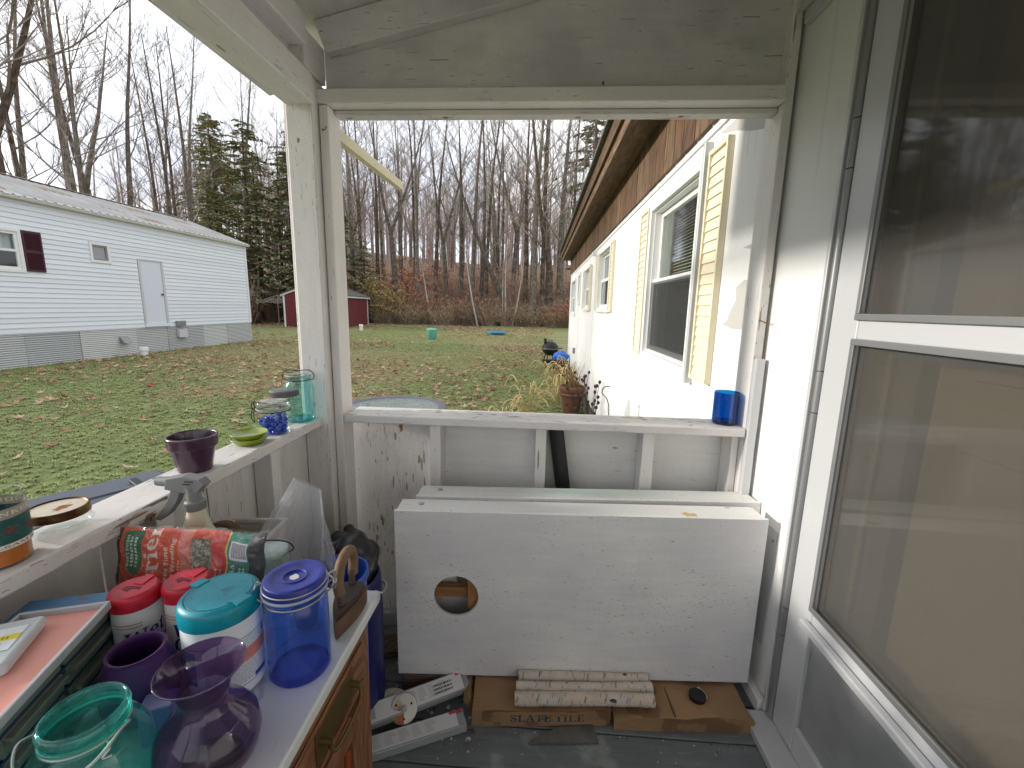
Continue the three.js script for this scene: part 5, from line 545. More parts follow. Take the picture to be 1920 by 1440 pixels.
// ---------------------------------------------------------------- yard things
{
  // storage bin just outside the side sill
  const b = thing('storage_bin', 'blue grey plastic storage bin with ribbed lid outside the side sill', 'storage bin', [-1.42, G0, -1.02], -0.55), bp = std(0x555c68, 0.55), q = 1.035; part('body', rbox(-0.26, 0.26, 0, q - 0.05, -0.36, 0.36, 0.03, 3), std(0x39424f, 0.6), b); const l = part('lid', rbox(-0.29, 0.29, q - 0.049, q, -0.40, 0.40, 0.015, 3), bp, b); for (const x of [-0.14, 0, 0.14]) part('lid_rib', rbox(x - 0.012, x + 0.012, q - 0.004, q + 0.006, -0.36, 0.36, 0.004), bp, l); part('handle', rbox(-0.2, -0.05, q + 0.002, q + 0.016, -0.31, -0.285, 0.005), std(0x20242c, 0.5), l);
  // glass patio table
  const pt = thing('patio_table', 'round glass topped patio table with a grey rim outside the end sill', 'table', [-1.26, G0 + 0.0, -3.62]), gm = std(0x5f6064, 0.5); part('rim', lathe([[0.40, 0.775], [0.47, 0.775], [0.478, 0.785], [0.475, 0.80], [0.46, 0.805], [0.41, 0.802], [0.40, 0.79], [0.40, 0.775]], 72), gm, pt); part('glass_top', cyl(0.40, 0.40, 0.006, 64, 0.788), glass(0.75, 0.84, 0.84, { transmission: 0.8, roughness: 0.08, bumpMap: ctex(C.crumple, false, 3), bumpScale: 0.003 }), pt); for (let k = 0; k < 4; k++) { const a = k * 1.571 + 0.6; part('leg', tube([[Math.cos(a) * 0.40, 0, Math.sin(a) * 0.40], [Math.cos(a) * 0.30, 0.3, Math.sin(a) * 0.30], [Math.cos(a) * 0.36, 0.775, Math.sin(a) * 0.36]], 0.012, 20, 8), gm, pt); } part('brace_ring', ring(0.30, 0.3, 0.008), gm, pt);
  // kettle grill
  const kg = thing('charcoal_grill', 'small black kettle charcoal grill standing on the lawn by the house', 'grill', [0.33, G0, -12.2], 0.3); part('bowl', lathe([[0.02, 0.36], [0.12, 0.38], [0.20, 0.46], [0.235, 0.55], [0.22, 0.55]], 36), M.black, kg); part('lid', lathe([[0.235, 0.565], [0.22, 0.64], [0.15, 0.72], [0.06, 0.755], [0, 0.76]], 36), M.black, kg); part('rim_band', ring(0.236, 0.557, 0.010, 36), std(0x8a8a8c, 0.4, { metalness: 0.6 }), kg); part('lid_handle', tube([[-0.05, 0.75, 0], [-0.05, 0.79, 0], [0.05, 0.79, 0], [0.05, 0.75, 0]], 0.010, 16, 8), M.black, kg); part('vent_stack', cyl(0.04, 0.04, 0.14, 16, 0.66).translate(-0.15, 0.04, 0), M.black, kg); part('side_handle', rbox(0.22, 0.36, 0.545, 0.57, -0.03, 0.03, 0.008), M.black, kg); for (let k = 0; k < 4; k++) { const a = k * 1.571 + 0.78; part('leg', rod([Math.cos(a) * 0.25, -0.03, Math.sin(a) * 0.25], [Math.cos(a) * 0.14, 0.42, Math.sin(a) * 0.14], 0.013, 0.013, 8), M.black, kg); } part('ash_shelf', rbox(-0.17, 0.17, 0.16, 0.24, -0.15, 0.15, 0.01), M.black, kg);
  const bb = thing('basket_planter', 'brown woven planter tub against the white house wall', 'planter', [0.56, G0, -11.0]); part('tub', lathe([[0, 0], [0.16, 0], [0.20, 0.32], [0.215, 0.33], [0.215, 0.36], [0.19, 0.36], [0.15, 0.03], [0, 0.03]], 32), std(0x6a4a38, 0.9), bb); for (let k = 0; k < 5; k++) part('band', ring(0.167 + k * 0.0085, 0.03 + k * 0.065, 0.010, 32), std(0x7a5844, 0.9), bb);
  const bs = thing('blue_bag', 'bright blue plastic sack lying on the planter tub', 'sack', [0.57, G0 + 0.36, -11.0]); { const g = new THREE.SphereGeometry(0.17, 32, 20), p = g.attributes.position; for (let i = 0; i < p.count; i++) { const k = 1 + 0.25 * (vn(p.getX(i) * 18 + 50, p.getY(i) * 18 + p.getZ(i) * 14 + 50, 999, 6) - 0.5); p.setXYZ(i, p.getX(i) * 1.15 * k, (p.getY(i) * k + 0.16) * 0.72, p.getZ(i) * k); } g.computeVertexNormals(); part('sack', g, phys(0x0f66c4, 0.4), bs); part('knot', new THREE.ConeGeometry(0.05, 0.07, 12).translate(0.03, 0.255, 0), phys(0x0f66c4, 0.4), bs); }
  // terracotta urn
  const u = thing('terracotta_urn', 'brown terracotta urn with a rope rim full of dead stems', 'planter', [0.56, G0, -6.9]); part('body', lathe([[0, 0], [0.12, 0], [0.13, 0.03], [0.16, 0.22], [0.175, 0.30], [0.165, 0.31], [0.13, 0.30]], 40), M.terracotta, u); part('rope_rim', ring(0.185, 0.325, 0.026, 48), std(0x7a5648, 0.9), u); part('upper_band', lathe([[0.17, 0.34], [0.205, 0.38], [0.205, 0.44], [0.19, 0.46], [0.17, 0.45], [0.15, 0.36]], 40), M.terracotta, u); part('soil', cyl(0.165, 0.165, 0.02, 24, 0.41), M.dark, u);
  const r = rng(41), st = []; for (let k = 0; k < 90; k++) { const a = r() * 6.28, q = r() * 0.15, l = 0.1 + r() * 0.35, x = Math.cos(a) * q, z = Math.sin(a) * q; st.push(rod([x, 0.42, z], [x + (r() - 0.5) * 0.35, 0.42 + l, z + (r() - 0.5) * 0.35], 0.003, 0.0015, 3)); } part('dead_stems', st, std(0x8a6a44, 0.95), u);
  // ornamental grass clumps: arching straw stems with soft seed heads
  const clump = (x, z, n, h, seed, label) => { const t = thing('foxtail_grass', label, 'ornamental grass', [x, gy(x, z), z]), R = rng(seed), bl = [], hd = [], col = []; for (let k = 0; k < n; k++) { const a = R() * 6.28, q = R() * 0.12, l = h * (0.5 + R() * 0.6), d = (0.15 + R() * 0.4) * h, c = Math.cos(a), s = Math.sin(a), P = [[c * q, -0.02, s * q], [c * (q + d * 0.15), l * 0.45, s * (q + d * 0.15)], [c * (q + d * 0.45), l * 0.85, s * (q + d * 0.45)], [c * (q + d * 0.8), l * 0.98, s * (q + d * 0.8)], [c * (q + d * 1.1), l * 0.88, s * (q + d * 1.1)], [c * (q + d * 1.3), l * 0.68, s * (q + d * 1.3)]]; bl.push(tube(P.slice(0, 4), 0.0028, 10, 3)); if (R() < 0.75) hd.push(tube(P.slice(2), 0.0055 + R() * 0.003, 10, 5)); else bl.push(tube(P.slice(3), 0.0025, 6, 3)); if (k % 2) { const b2 = a + 1; bl.push(tube([[c * q, 0, s * q], [Math.cos(b2) * d * 0.5, l * 0.5, Math.sin(b2) * d * 0.5], [Math.cos(b2) * d * 1.2, l * 0.35, Math.sin(b2) * d * 1.2]], 0.004, 8, 3)); } } part('stems', bl, std(0xc9b47c, 0.9), t); part('seed_heads', hd, std(0xd8c48e, 0.95), t); return t; };
  clump(-0.12, -6.4, 30, 0.60, 3, 'straw coloured foxtail grass drooping in front of the terracotta urn'); clump(0.40, -7.7, 26, 0.55, 5, 'straw coloured foxtail grass growing behind the terracotta urn'); clump(0.30, -9.4, 16, 0.62, 7, 'straw coloured foxtail grass growing by the charcoal grill'); clump(0.62, -8.6, 22, 0.6, 9, 'straw coloured foxtail grass along the house foundation'); clump(-0.4, -5.6, 14, 0.42, 11, 'low straw foxtail grass arching over the lawn edge');
  // dead coneflowers along the wall
  const cone = (x, z, n, h, seed, label) => { const t = thing('dead_coneflower', label, 'plant', [x, gy(x, z), z]), R = rng(seed), sm_ = std(0x3a2f26, 0.95); for (let k = 0; k < n; k++) { const l = h * (0.45 + R() * 0.6), e = [(R() - 0.6) * 0.34, l, (R() - 0.5) * 0.5]; part('stem', tube([[(R() - 0.5) * 0.1, -0.02, (R() - 0.5) * 0.1], [e[0] * 0.4, l * 0.5, e[2] * 0.5], e], 0.003, 8, 4), sm_, t); part('seed_head', new THREE.SphereGeometry(0.019, 8, 6).scale(1, 1.25, 1).translate(...e), sm_, t); } };
  cone(0.66, -5.2, 16, 0.85, 5, 'dead coneflower with black seed heads against the white wall'); cone(0.62, -6.1, 16, 0.75, 6, 'dead coneflower with black seed heads beside the urn'); cone(0.55, -4.6, 9, 0.62, 7, 'low dead coneflower stems nearest the porch wall');
  single('shepherd_hook', tube([[0, -0.1, 0], [0, 0.55, 0], [0, 0.78, 0], [-0.03, 0.86, 0.0], [-0.07, 0.90, 0], [-0.05, 0.96, 0], [0.0, 0.965, 0]], 0.005, 50, 6), M.wire, 'thin black wire plant hook standing by the house wall', 'plant hook', [0.68, G0, -4.05]);
  { const t = thing('plant_tag', 'white plastic plant tag with green tip stuck by the wall', 'plant tag', [0.70, G0, -3.35], 0.6); part('stake', box(-0.008, 0.008, -0.05, 0.86, -0.004, 0.004), M.white, t); part('tag', prism([[-0.03, 0.80], [0.03, 0.80], [0.035, 0.90], [0.02, 0.99], [-0.0, 0.99], [-0.028, 0.90]], 0.004).translate(0, 0, 0.005), M.white, t); part('print', box(-0.028, 0.028, 0.801, 0.85, 0.0092, 0.0105), std(0x2f8f4a, 0.6), t); }
  // lawn fittings
  { const t = thing('utility_pedestal', 'pale green plastic utility cylinder standing on the lawn', 'pedestal', [-5.4, gy(-5.4, -21.7), -21.7]), m = std(0x5fa48c, 0.6); part('barrel', lathe([[0, -0.05], [0.25, -0.05], [0.25, 0.50], [0.24, 0.52]], 32), m, t); part('cap', lathe([[0.265, 0.47], [0.268, 0.50], [0.25, 0.54], [0.12, 0.57], [0, 0.575]], 32), std(0x72b49c, 0.55), t); }
  { const t = thing('septic_lid', 'flat blue plastic septic lid on the lawn', 'septic lid', [-2.6, gy(-2.6, -26.8), -26.8]), m = std(0x1f6a86, 0.5); part('riser', cyl(0.42, 0.46, 0.14, 32, -0.02), m, t); part('lid', lathe([[0.60, 0.12], [0.61, 0.15], [0.55, 0.20], [0.3, 0.245], [0, 0.25]], 36), std(0x2a7a98, 0.45), t); }
  { const t = thing('vent_pipe', 'short white plastic pipe beside the red shed', 'pipe', [-11.5, gy(-11.5, -27.6), -27.6]); part('pipe', cyl(0.10, 0.10, 0.36, 20, -0.05), M.white, t); part('cap', lathe([[0.13, 0.28], [0.13, 0.37], [0.10, 0.40], [0, 0.40]], 20), M.white, t); }
  { const t = thing('cleanout_pipe', 'short white capped pipe beside the clapboard home', 'pipe', [-12.05, gy(-12.05, -12.5), -12.5]); part('pipe', cyl(0.10, 0.10, 0.24, 20, -0.06), M.white, t); part('cap', lathe([[0.125, 0.15], [0.125, 0.24], [0.11, 0.255], [0, 0.26]], 20), M.white, t); }
  // rotary clothes dryer
  { const t = thing('rotary_dryer', 'rusty rotary clothes dryer with sagging lines beyond the clapboard home', 'clothes dryer', [-20.0, gy(-20, -32.5), -32.5]), m = std(0x9a8f80, 0.7), N = 8; part('pole', rod([0, -0.2, 0], [0, 2.25, 0], 0.035, 0.03, 10, false), m, t); for (let k = 0; k < N; k++) { const a = k / N * 6.283; part('arm', rod([0, 2.2, 0], [Math.cos(a) * 1.5, 1.66, Math.sin(a) * 1.5], 0.016, 0.013, 6), m, t); part('stay', rod([0, 1.5, 0], [Math.cos(a) * 0.75, 1.93, Math.sin(a) * 0.75], 0.010, 0.010, 6), m, t); } for (const q of [0.7, 0.95, 1.2, 1.45]) { const pts = []; for (let k = 0; k < N; k++) { const a = k / N * 6.283, b = (k + 0.5) / N * 6.283, y = 2.2 - q * 0.36; pts.push([Math.cos(a) * q, y, Math.sin(a) * q], [Math.cos(b) * q * 0.93, y - 0.06, Math.sin(b) * q * 0.93]); } part('line', tube(pts, 0.008, 96, 4, true), std(0xcfcac0, 0.8), t); } }
}
// ---------------------------------------------------------------- trees
const barkM = [mapped(C.bark, 1.2, 0.95, { bump: 0.02, more: { color: 0xcfc8c0 } }), mapped(C.bark, 1.0, 0.95, { bump: 0.02, more: { color: 0xb5a79a } }), mapped(C.bark, 1.4, 0.95, { bump: 0.02, more: { color: 0xe4dfd8 } })], twigM = [std(0x92877e, 0.95), std(0x82766c, 0.95), std(0x9c9288, 0.95)], birchM = mapped(C.birch, 1.5, 0.85);
function limb(out, pts, r0, r1, sides) { // a bent tapered limb
  const n = pts.length; let prev = null; const ringAt = (k) => { const a = pts[Math.max(0, k - 1)], b = pts[Math.min(n - 1, k + 1)], d = b.clone().sub(a).normalize(), up = Math.abs(d.y) > 0.9 ? new THREE.Vector3(1, 0, 0) : new THREE.Vector3(0, 1, 0), s = new THREE.Vector3().crossVectors(d, up).normalize(), t = new THREE.Vector3().crossVectors(s, d), r = mix(r0, r1, k / (n - 1)); return Array.from({ length: sides }, (_, i) => { const q = i / sides * 6.2832; return pts[k].clone().addScaledVector(s, Math.cos(q) * r).addScaledVector(t, Math.sin(q) * r); }); };
  let len = 0; for (let k = 0; k < n; k++) { const cur = ringAt(k), l0 = len; if (prev) { len += pts[k].distanceTo(pts[k - 1]); for (let i = 0; i < sides; i++) { const j = (i + 1) % sides; out.tri(prev[i], prev[j], cur[j], i / sides, l0, (i + 1) / sides, l0, (i + 1) / sides, len); out.tri(prev[i], cur[j], cur[i], i / sides, l0, (i + 1) / sides, len, i / sides, len); } } prev = cur; }
}
class Soup { constructor() { this.p = []; this.u = []; this.c = null; } tri(a, b, c, u0 = 0, v0 = 0, u1 = 0, v1 = 0, u2 = 0, v2 = 0) { this.p.push(a.x, a.y, a.z, b.x, b.y, b.z, c.x, c.y, c.z); this.u.push(u0, v0, u1, v1, u2, v2); } geo() { const g = new THREE.BufferGeometry(); g.setAttribute('position', new THREE.Float32BufferAttribute(this.p, 3)); g.setAttribute('uv', new THREE.Float32BufferAttribute(this.u, 2)); if (this.c) g.setAttribute('color', new THREE.Float32BufferAttribute(this.c, 3)); g.computeVertexNormals(); return g; } }
const V3 = THREE.Vector3;
function bareTree(seed, { h = 20, r = 0.2, lean = 0, fork = 0, start = 0.3, spread = 0.75, n = 15, curve = 0 } = {}) {
  const R = rng(seed), trunk = new Soup(), crown = new Soup(), stems = [];
  const path = (o, dir, L, seg, wob, up) => { const pts = [o.clone()], d = dir.clone().normalize(), p = o.clone(); for (let k = 0; k < seg; k++) { d.add(new V3((R() - 0.5) * wob, up, (R() - 0.5) * wob)).normalize(); p.addScaledVector(d, L / seg); pts.push(p.clone()); } return pts; };
  const at = (pts, t) => { const x = t * (pts.length - 1), k = Math.min(pts.length - 2, Math.floor(x)); return pts[k].clone().lerp(pts[k + 1], x - k); };
  const o = new V3(0, -0.4, 0), d0 = new V3(lean, 1, (R() - 0.5) * 0.05);
  if (fork) { const base = path(o, d0, h * fork, 5, 0.05, 0); limb(trunk, base, r * 1.15, r * 0.85, 9); for (const s of [-1, 1]) stems.push([path(base.at(-1), new V3(s * (0.22 + R() * 0.2) + lean, 1, (R() - 0.5) * 0.5), h * (1 - fork), 9, 0.10, 0.04), r * (0.55 + R() * 0.2), 0.05]); } else stems.push([path(o, d0, h, 14, 0.055, curve), r, start]);
  trunk.flare = 1; for (const [pts, rr, st] of stems) {
    limb(trunk, pts, rr * (fork ? 1 : 1.15), 0.02, 8);
    const nn = fork ? Math.ceil(n * 0.6) : n; for (let i = 0; i < nn; i++) {
      const t = mix(st, 0.97, Math.pow((i + R()) / nn, 0.85)), b0 = at(pts, t), a = i * 2.4 + R(), L = h * mix(0.30, 0.10, t) * (0.6 + R() * 0.7) * spread / 0.75, dir = new V3(Math.cos(a), 0.55 + R() * 0.7, Math.sin(a)), b = path(b0, dir, L, 5, 0.35, 0.06), br = Math.max(0.012, rr * (1 - t) * 0.42 * (0.6 + R() * 0.6)); limb(crown, b, br, 0.007, 5);
      for (let j = 0; j < 6; j++) { const t2 = 0.2 + 0.78 * (j + R()) / 6, c0 = at(b, t2), c = path(c0, b[3].clone().sub(b[2]).normalize().add(new V3((R() - 0.5) * 1.7, (R() - 0.1) * 0.9, (R() - 0.5) * 1.7)), L * (0.2 + 0.25 * R()), 3, 0.4, 0.05); limb(crown, c, br * 0.42 + 0.004, 0.005, 3);
        for (let k = 0; k < 7; k++) { const e0 = at(c, 0.15 + 0.85 * (k + R()) / 7), e = path(e0, c[2].clone().sub(c[1]).normalize().add(new V3((R() - 0.5) * 1.8, R() * 0.8 - 0.2, (R() - 0.5) * 1.8)), L * (0.08 + 0.1 * R()), 2, 0.4, 0.03); limb(crown, e, 0.0075, 0.004, 3); if (k % 2) { const f = path(e[1], e[2].clone().sub(e[1]).normalize().add(new V3((R() - 0.5) * 2, R() * 0.6, (R() - 0.5) * 2)), L * 0.07, 1, 0.2, 0); limb(crown, f, 0.006, 0.003, 3); } } } } }
  return [trunk.geo(), crown.geo()];
}
function evergreen(seed, { h = 15, w = 3.0, base = 0.12 } = {}) {
  const R = rng(seed), trunk = new Soup(), lim = new Soup(), fol = new Soup(); fol.c = []; const pts = Array.from({ length: 10 }, (_, k) => new V3((R() - 0.5) * 0.1, -0.4 + (h + 0.4) * k / 9, (R() - 0.5) * 0.1)); limb(trunk, pts, 0.26, 0.02, 8);
  const N = Math.round(h * 9); for (let i = 0; i < N; i++) { const t = mix(base, 0.985, (i + R()) / N), y = t * h, a = R() * 6.283, L = w * Math.min(1, 1.7 * Math.pow(1 - t, 0.55)) * (0.35 + R() * 0.75) * (0.75 + 0.25 * Math.sin(t * 17 + a)) + 0.25, P = [new V3(0, y, 0)], droop = 0.18 + R() * 0.25; for (let k = 1; k <= 4; k++) { const q = k / 4; P.push(new V3(Math.cos(a) * L * q, y + L * (0.12 * q - droop * q * q), Math.sin(a) * L * q)); } limb(lim, P, 0.022, 0.004, 3);
    const m = Math.round(16 + L * 17); for (let k = 0; k < m; k++) { const q = 0.15 + 0.85 * R(), x = q * 4, kk = Math.min(3, Math.floor(x)), c = P[kk].clone().lerp(P[kk + 1], x - kk), sd = R() < 0.5 ? -1 : 1, l = (0.18 + 0.40 * R()) * (1.15 - q * 0.5), dir = new V3(Math.cos(a) * 0.6 - Math.sin(a) * sd, -0.15 - R() * 0.5, Math.sin(a) * 0.6 + Math.cos(a) * sd).normalize(), wd = new V3(-dir.z, (R() - 0.5) * 1.2, dir.x).normalize().multiplyScalar(0.045 + R() * 0.055), e = c.clone().addScaledVector(dir, l), mid = c.clone().addScaledVector(dir, l * 0.45), tone = 0.7 + R() * 0.6, warm = R() < 0.12 ? 1.7 : 1; fol.tri(c, mid.clone().add(wd), e); fol.tri(c, e, mid.clone().sub(wd)); for (let z = 0; z < 6; z++) fol.c.push(0.26 * tone * warm, 0.285 * tone, 0.14 * tone); } }
  return [trunk.geo(), lim.geo(), fol.geo()];
}
const leafT = (fol, c, R, s, col) => { const d = new V3(R() - 0.5, R() - 0.5, R() - 0.5).normalize(), w = new V3(R() - 0.5, R() - 0.5, R() - 0.5).cross(d).normalize().multiplyScalar(s * 0.42), e = c.clone().addScaledVector(d, s), m = c.clone().addScaledVector(d, s * 0.5); fol.tri(c, m.clone().add(w), e); fol.tri(c, e, m.clone().sub(w)); const k = 0.65 + R() * 0.7; for (let z = 0; z < 6; z++) fol.c.push(col[0] * k, col[1] * k, col[2] * k); };
function shrub(seed, { h = 2, w = 1.4, stems = 26, leaves = 420, cols = [[0.2, 0.09, 0.05]], size = 0.09 } = {}) {
  const R = rng(seed), st = new Soup(), fol = new Soup(); fol.c = []; const tips = [];
  for (let i = 0; i < stems; i++) { const a = R() * 6.283, q = Math.sqrt(R()), P = [new V3(Math.cos(a) * q * w * 0.35, -0.1, Math.sin(a) * q * w * 0.35)], H = h * (0.55 + R() * 0.5); for (let k = 1; k <= 3; k++) { const t = k / 3; P.push(new V3(Math.cos(a) * w * q * (0.35 + 0.65 * t) + (R() - 0.5) * 0.25, H * t, Math.sin(a) * w * q * (0.35 + 0.65 * t) + (R() - 0.5) * 0.25)); } limb(st, P, 0.014, 0.004, 3); for (let k = 0; k < 7; k++) { const b = P[1].clone().lerp(P[3], R()), e = b.clone().add(new V3((R() - 0.5) * 0.7, R() * 0.5, (R() - 0.5) * 0.7)); limb(st, [b, e], 0.007, 0.003, 3); tips.push([b, e]); } }
  for (let i = 0; i < leaves; i++) { const [b, e] = tips[(R() * tips.length) | 0], c = b.clone().lerp(e, R() * 1.1).add(new V3((R() - 0.5) * 0.15, (R() - 0.5) * 0.15, (R() - 0.5) * 0.15)); leafT(fol, c, R, size * (0.6 + R() * 0.8), cols[(R() * cols.length) | 0]); }
  return [st.geo(), fol.geo()];
}
const leafMat = std(0xffffff, 0.85, { vertexColors: true }), needleMat = std(0xffffff, 0.85, { vertexColors: true });
const scl = (o, x, z, s, turn, sy = s) => { o.position.set(x, gy(x, z), z); o.scale.set(s, sy, s); o.rotation.y = turn; return o; };
{
  const protos = [bareTree(1, { h: 21, r: 0.21, start: 0.34 }), bareTree(2, { h: 22, r: 0.20, start: 0.42, n: 13, spread: 0.6 }), bareTree(3, { h: 20, r: 0.24, fork: 0.42, n: 16 }), bareTree(4, { h: 19, r: 0.17, start: 0.25, n: 18 }), bareTree(5, { h: 21, r: 0.30, start: 0.22, n: 18, spread: 1.0 }), bareTree(6, { h: 17, r: 0.24, start: 0.35, lean: -0.42, curve: 0.03, n: 15, spread: 0.9 }), bareTree(7, { h: 22, r: 0.34, fork: 0.22, n: 18, spread: 1.0 })];
  let count = 0; const mk = (k, x, z, s, turn, label, group, name = 'bare_tree', bm) => { const lb = Array.isArray(label) ? label[k] : label, t = thing(name, lb, 'tree', [0, 0, 0], 0, Array.isArray(label) ? KD[k] + ' ' + group : group); part('trunk', protos[k][0], bm || barkM[count % 3], t); part('crown', protos[k][1], bm ? twigM[0] : twigM[count % 3], t); count++; return scl(t, x, z, s, turn); };
  const KD = ['straight trunked', 'slim high branched', 'fork trunked', 'thin bushy', 'stout wide branched', 'leaning', 'thick low forking'], kinds = (s) => KD.map((k) => k + ' ' + s); const LW = kinds('leafless tree in the wood beyond the end of the lawn'), GW = 'bare trees beyond the lawn', LL = kinds('leafless tree rising behind the clapboard home'), GL = 'bare trees behind the clapboard home';
  // along the wood edge seen through the end opening [x, z, kind, scale, turn]
  const front = [[-18.6, -41, 0, 0.9], [-17.6, -43.5, 1, 0.95], [-17.2, -40, 3, 0.95], [-16.2, -45, 1, 1], [-14.9, -40.3, 0, 1.0], [-14.0, -44, 3, 1], [-13.0, -39.6, 2, 1.0], [-12.0, -42, 1, 1], [-11.6, -40.6, 0, 1.02], [-10.9, -46, 3, 1], [-9.9, -41.2, 1, 1], [-9.0, -42.5, 2, 0.95], [-8.0, -43, 0, 0.95], [-7.4, -41, 3, 1.05], [-6.3, -40.6, 1, 1.1], [-5.7, -42.5, 0, 1.05], [-5.0, -40.5, 1, 1], [-3.9, -44, 3, 1.1], [-2.2, -40.0, 5, 1.05], [-1.5, -42, 0, 1.1], [-0.55, -39.0, 4, 1.1], [0.15, -40.5, 1, 1.15], [0.75, -39.2, 6, 1.1], [1.9, -41, 4, 1.1], [3.2, -43, 0, 1.1], [4.2, -40, 4, 1.1], [-3.0, -46.5, 2, 1.1]];
  const R = rng(99); for (const [x, z, k, s] of front) mk(k, x, z, s, k === 5 ? 0.1 : R() * 6.28, LW, GW);
  // behind the neighbouring home
  const left = [[-24.2, -17.0, 4, 1.0], [-24.4, -19.6, 2, 1.05], [-27.5, -15.8, 0, 1.05], [-23.6, -24.5, 1, 0.9], [-27, -22, 3, 1], [-30, -12.5, 2, 1], [-27.8, -10.8, 1, 1.0], [-26, -13.5, 3, 1.1], [-31, -17, 1, 1.1], [-22.5, -27.5, 0, 0.85], [-25, -29.5, 3, 0.95], [-28, -27, 2, 1.0], [-31, -24, 0, 1.1], [-33, -20, 4, 1.1], [-28.5, -8.5, 3, 1.1], [-25.2, -6.0, 0, 1.0], [-33, -10, 2, 1.15], [-36, -15, 1, 1.2], [-34, -28, 1, 1.1], [-29.5, -33, 3, 1], [-24, -35, 1, 1], [-30, -4.5, 4, 1.05], [-21.8, -36.5, 3, 0.9], [-26, -39, 0, 1], [-38, -22, 3, 1.2], [-36, -6, 3, 1.1], [-22.9, -21.6, 3, 0.8], [-40, -12, 0, 1.2], [-42, -30, 2, 1.2], [-31, -38, 1, 1.1], [-22.6, -12.4, 3, 0.9], [-23.4, -8.6, 1, 1.0], [-24.6, -22.8, 0, 1.0], [-26.4, -18.2, 1, 1.0], [-21.9, -25.4, 3, 0.85], [-29.4, -20.4, 3, 1.1], [-27.3, -25, 1, 1.05], [-35, -33, 0, 1.2]];
  for (const [x, z, k, s] of left) mk(k, x, z, s, R() * 6.28, LL, GL);
  // deeper trees
  const LD = kinds('leafless tree deep in the wood on the rising ground'), GD = 'bare trees deep in the wood'; let n = 0; while (n < 56) { const x = -46 + R() * 58, z = -46 - R() * 34; if (x > 6 + (z + 46) * -0.05 && R() < 0.7) continue; mk([0, 1, 3, 1, 2, 3][(R() * 6) | 0], x, z, 0.8 + R() * 0.4, R() * 6.28, LD, GD); n++; }
  // young birches at the edge
  protos.push(bareTree(11, { h: 7, r: 0.075, start: 0.4, n: 9, spread: 0.6 }), bareTree(12, { h: 7, r: 0.08, start: 0.4, n: 10, lean: -0.24, curve: 0.03, spread: 0.6 }));
  for (const [x, z, k, s, a] of [[-5.3, -38.3, 8, 1.1, 0.0], [-3.25, -38.2, 7, 0.85, 2], [-2.95, -38.0, 7, 1.0, 4], [-2.45, -38.1, 8, 0.9, 2.9], [-9.4, -38.6, 8, 0.9, 0.6], [-15.9, -39, 7, 1.3, 1]]) mk(k, x, z, s, a, 'slender white barked birch at the edge of the wood', 'young birches at the wood edge', 'birch_tree', birchM);
  // evergreens
  const ev = [evergreen(21, { h: 14, w: 4.2, base: 0.08 }), evergreen(22, { h: 11, w: 3.8, base: 0.03 }), evergreen(23, { h: 17, w: 4.0, base: 0.16 })];
  const evs = [[-20.6, -36.0, 0, 0.95], [-22.8, -34.0, 2, 0.9], [-21.6, -38.5, 2, 0.95], [-24.4, -37.5, 0, 1.0], [-18.9, -38.5, 1, 1.0], [-25.6, -33.5, 1, 0.95], [-27.2, -36.5, 2, 0.95], [-19.4, -35.4, 1, 0.7], [-17.1, -37.8, 1, 0.85], [-15.6, -38.6, 1, 0.62], [-23.4, -30.6, 1, 0.75], [-29.5, -40, 0, 1.0], [-32, -43, 2, 1.1], [4.6, -44, 2, 1.2]];
  for (const [x, z, k, s] of evs) { const t = thing('hemlock_tree', 'dark green evergreen tree behind the red shed and dryer', 'tree', [0, 0, 0], 0, 'evergreens beyond the shed'); part('trunk', ev[k][0], barkM[1], t); part('branches', ev[k][1], twigM[1], t); part('foliage', ev[k][2], needleMat, t); scl(t, x, z, s, R() * 6.28); if (x > 0) t.userData.label = 'evergreen tree standing in the wood past the house corner', delete t.userData.group; }
  // shrubs
  const RU = [[0.46, 0.19, 0.11], [0.38, 0.16, 0.10], [0.50, 0.26, 0.14]], BR = [[0.34, 0.23, 0.15], [0.28, 0.2, 0.14], [0.42, 0.30, 0.18]], RD = [[0.55, 0.09, 0.08], [0.48, 0.14, 0.10]], OL = [[0.36, 0.33, 0.11], [0.44, 0.36, 0.12], [0.48, 0.28, 0.10]], OR = [[0.60, 0.26, 0.05], [0.5, 0.2, 0.05], [0.55, 0.34, 0.1]];
  const sp = { rust: shrub(31, { h: 3.4, w: 1.6, leaves: 620, cols: RU, size: 0.13 }), brown: shrub(32, { h: 2.2, w: 1.5, stems: 44, leaves: 620, cols: BR, size: 0.09 }), red: shrub(33, { h: 2.1, w: 1.1, leaves: 800, cols: [...RD, ...RU], size: 0.10 }), olive: shrub(34, { h: 3.0, w: 1.5, leaves: 900, cols: OL, size: 0.11 }), orange: shrub(35, { h: 4, w: 1.4, leaves: 520, cols: OR, size: 0.16 }), straw: shrub(36, { h: 1.5, w: 1.3, stems: 60, leaves: 420, cols: [[0.44, 0.33, 0.18], [0.34, 0.23, 0.13], [0.30, 0.26, 0.12]], size: 0.10 }) };
  const stemM = std(0xa8927f, 0.95); const LAB = { rust: ['russet leaved shrub in the thicket at the wood edge', 'russet shrubs'], brown: ['brown twiggy shrub in the thicket at the wood edge', 'brown shrubs'], red: ['bright red leaved shrub at the wood edge near the house corner', 'red shrubs'], olive: ['olive and yellow leaved shrub at the wood edge by the red shed', 'olive shrubs'], orange: ['orange leaved small tree among the dark evergreens', 'orange saplings'], straw: ['low straw coloured brush along the end of the lawn', 'straw brush'] };
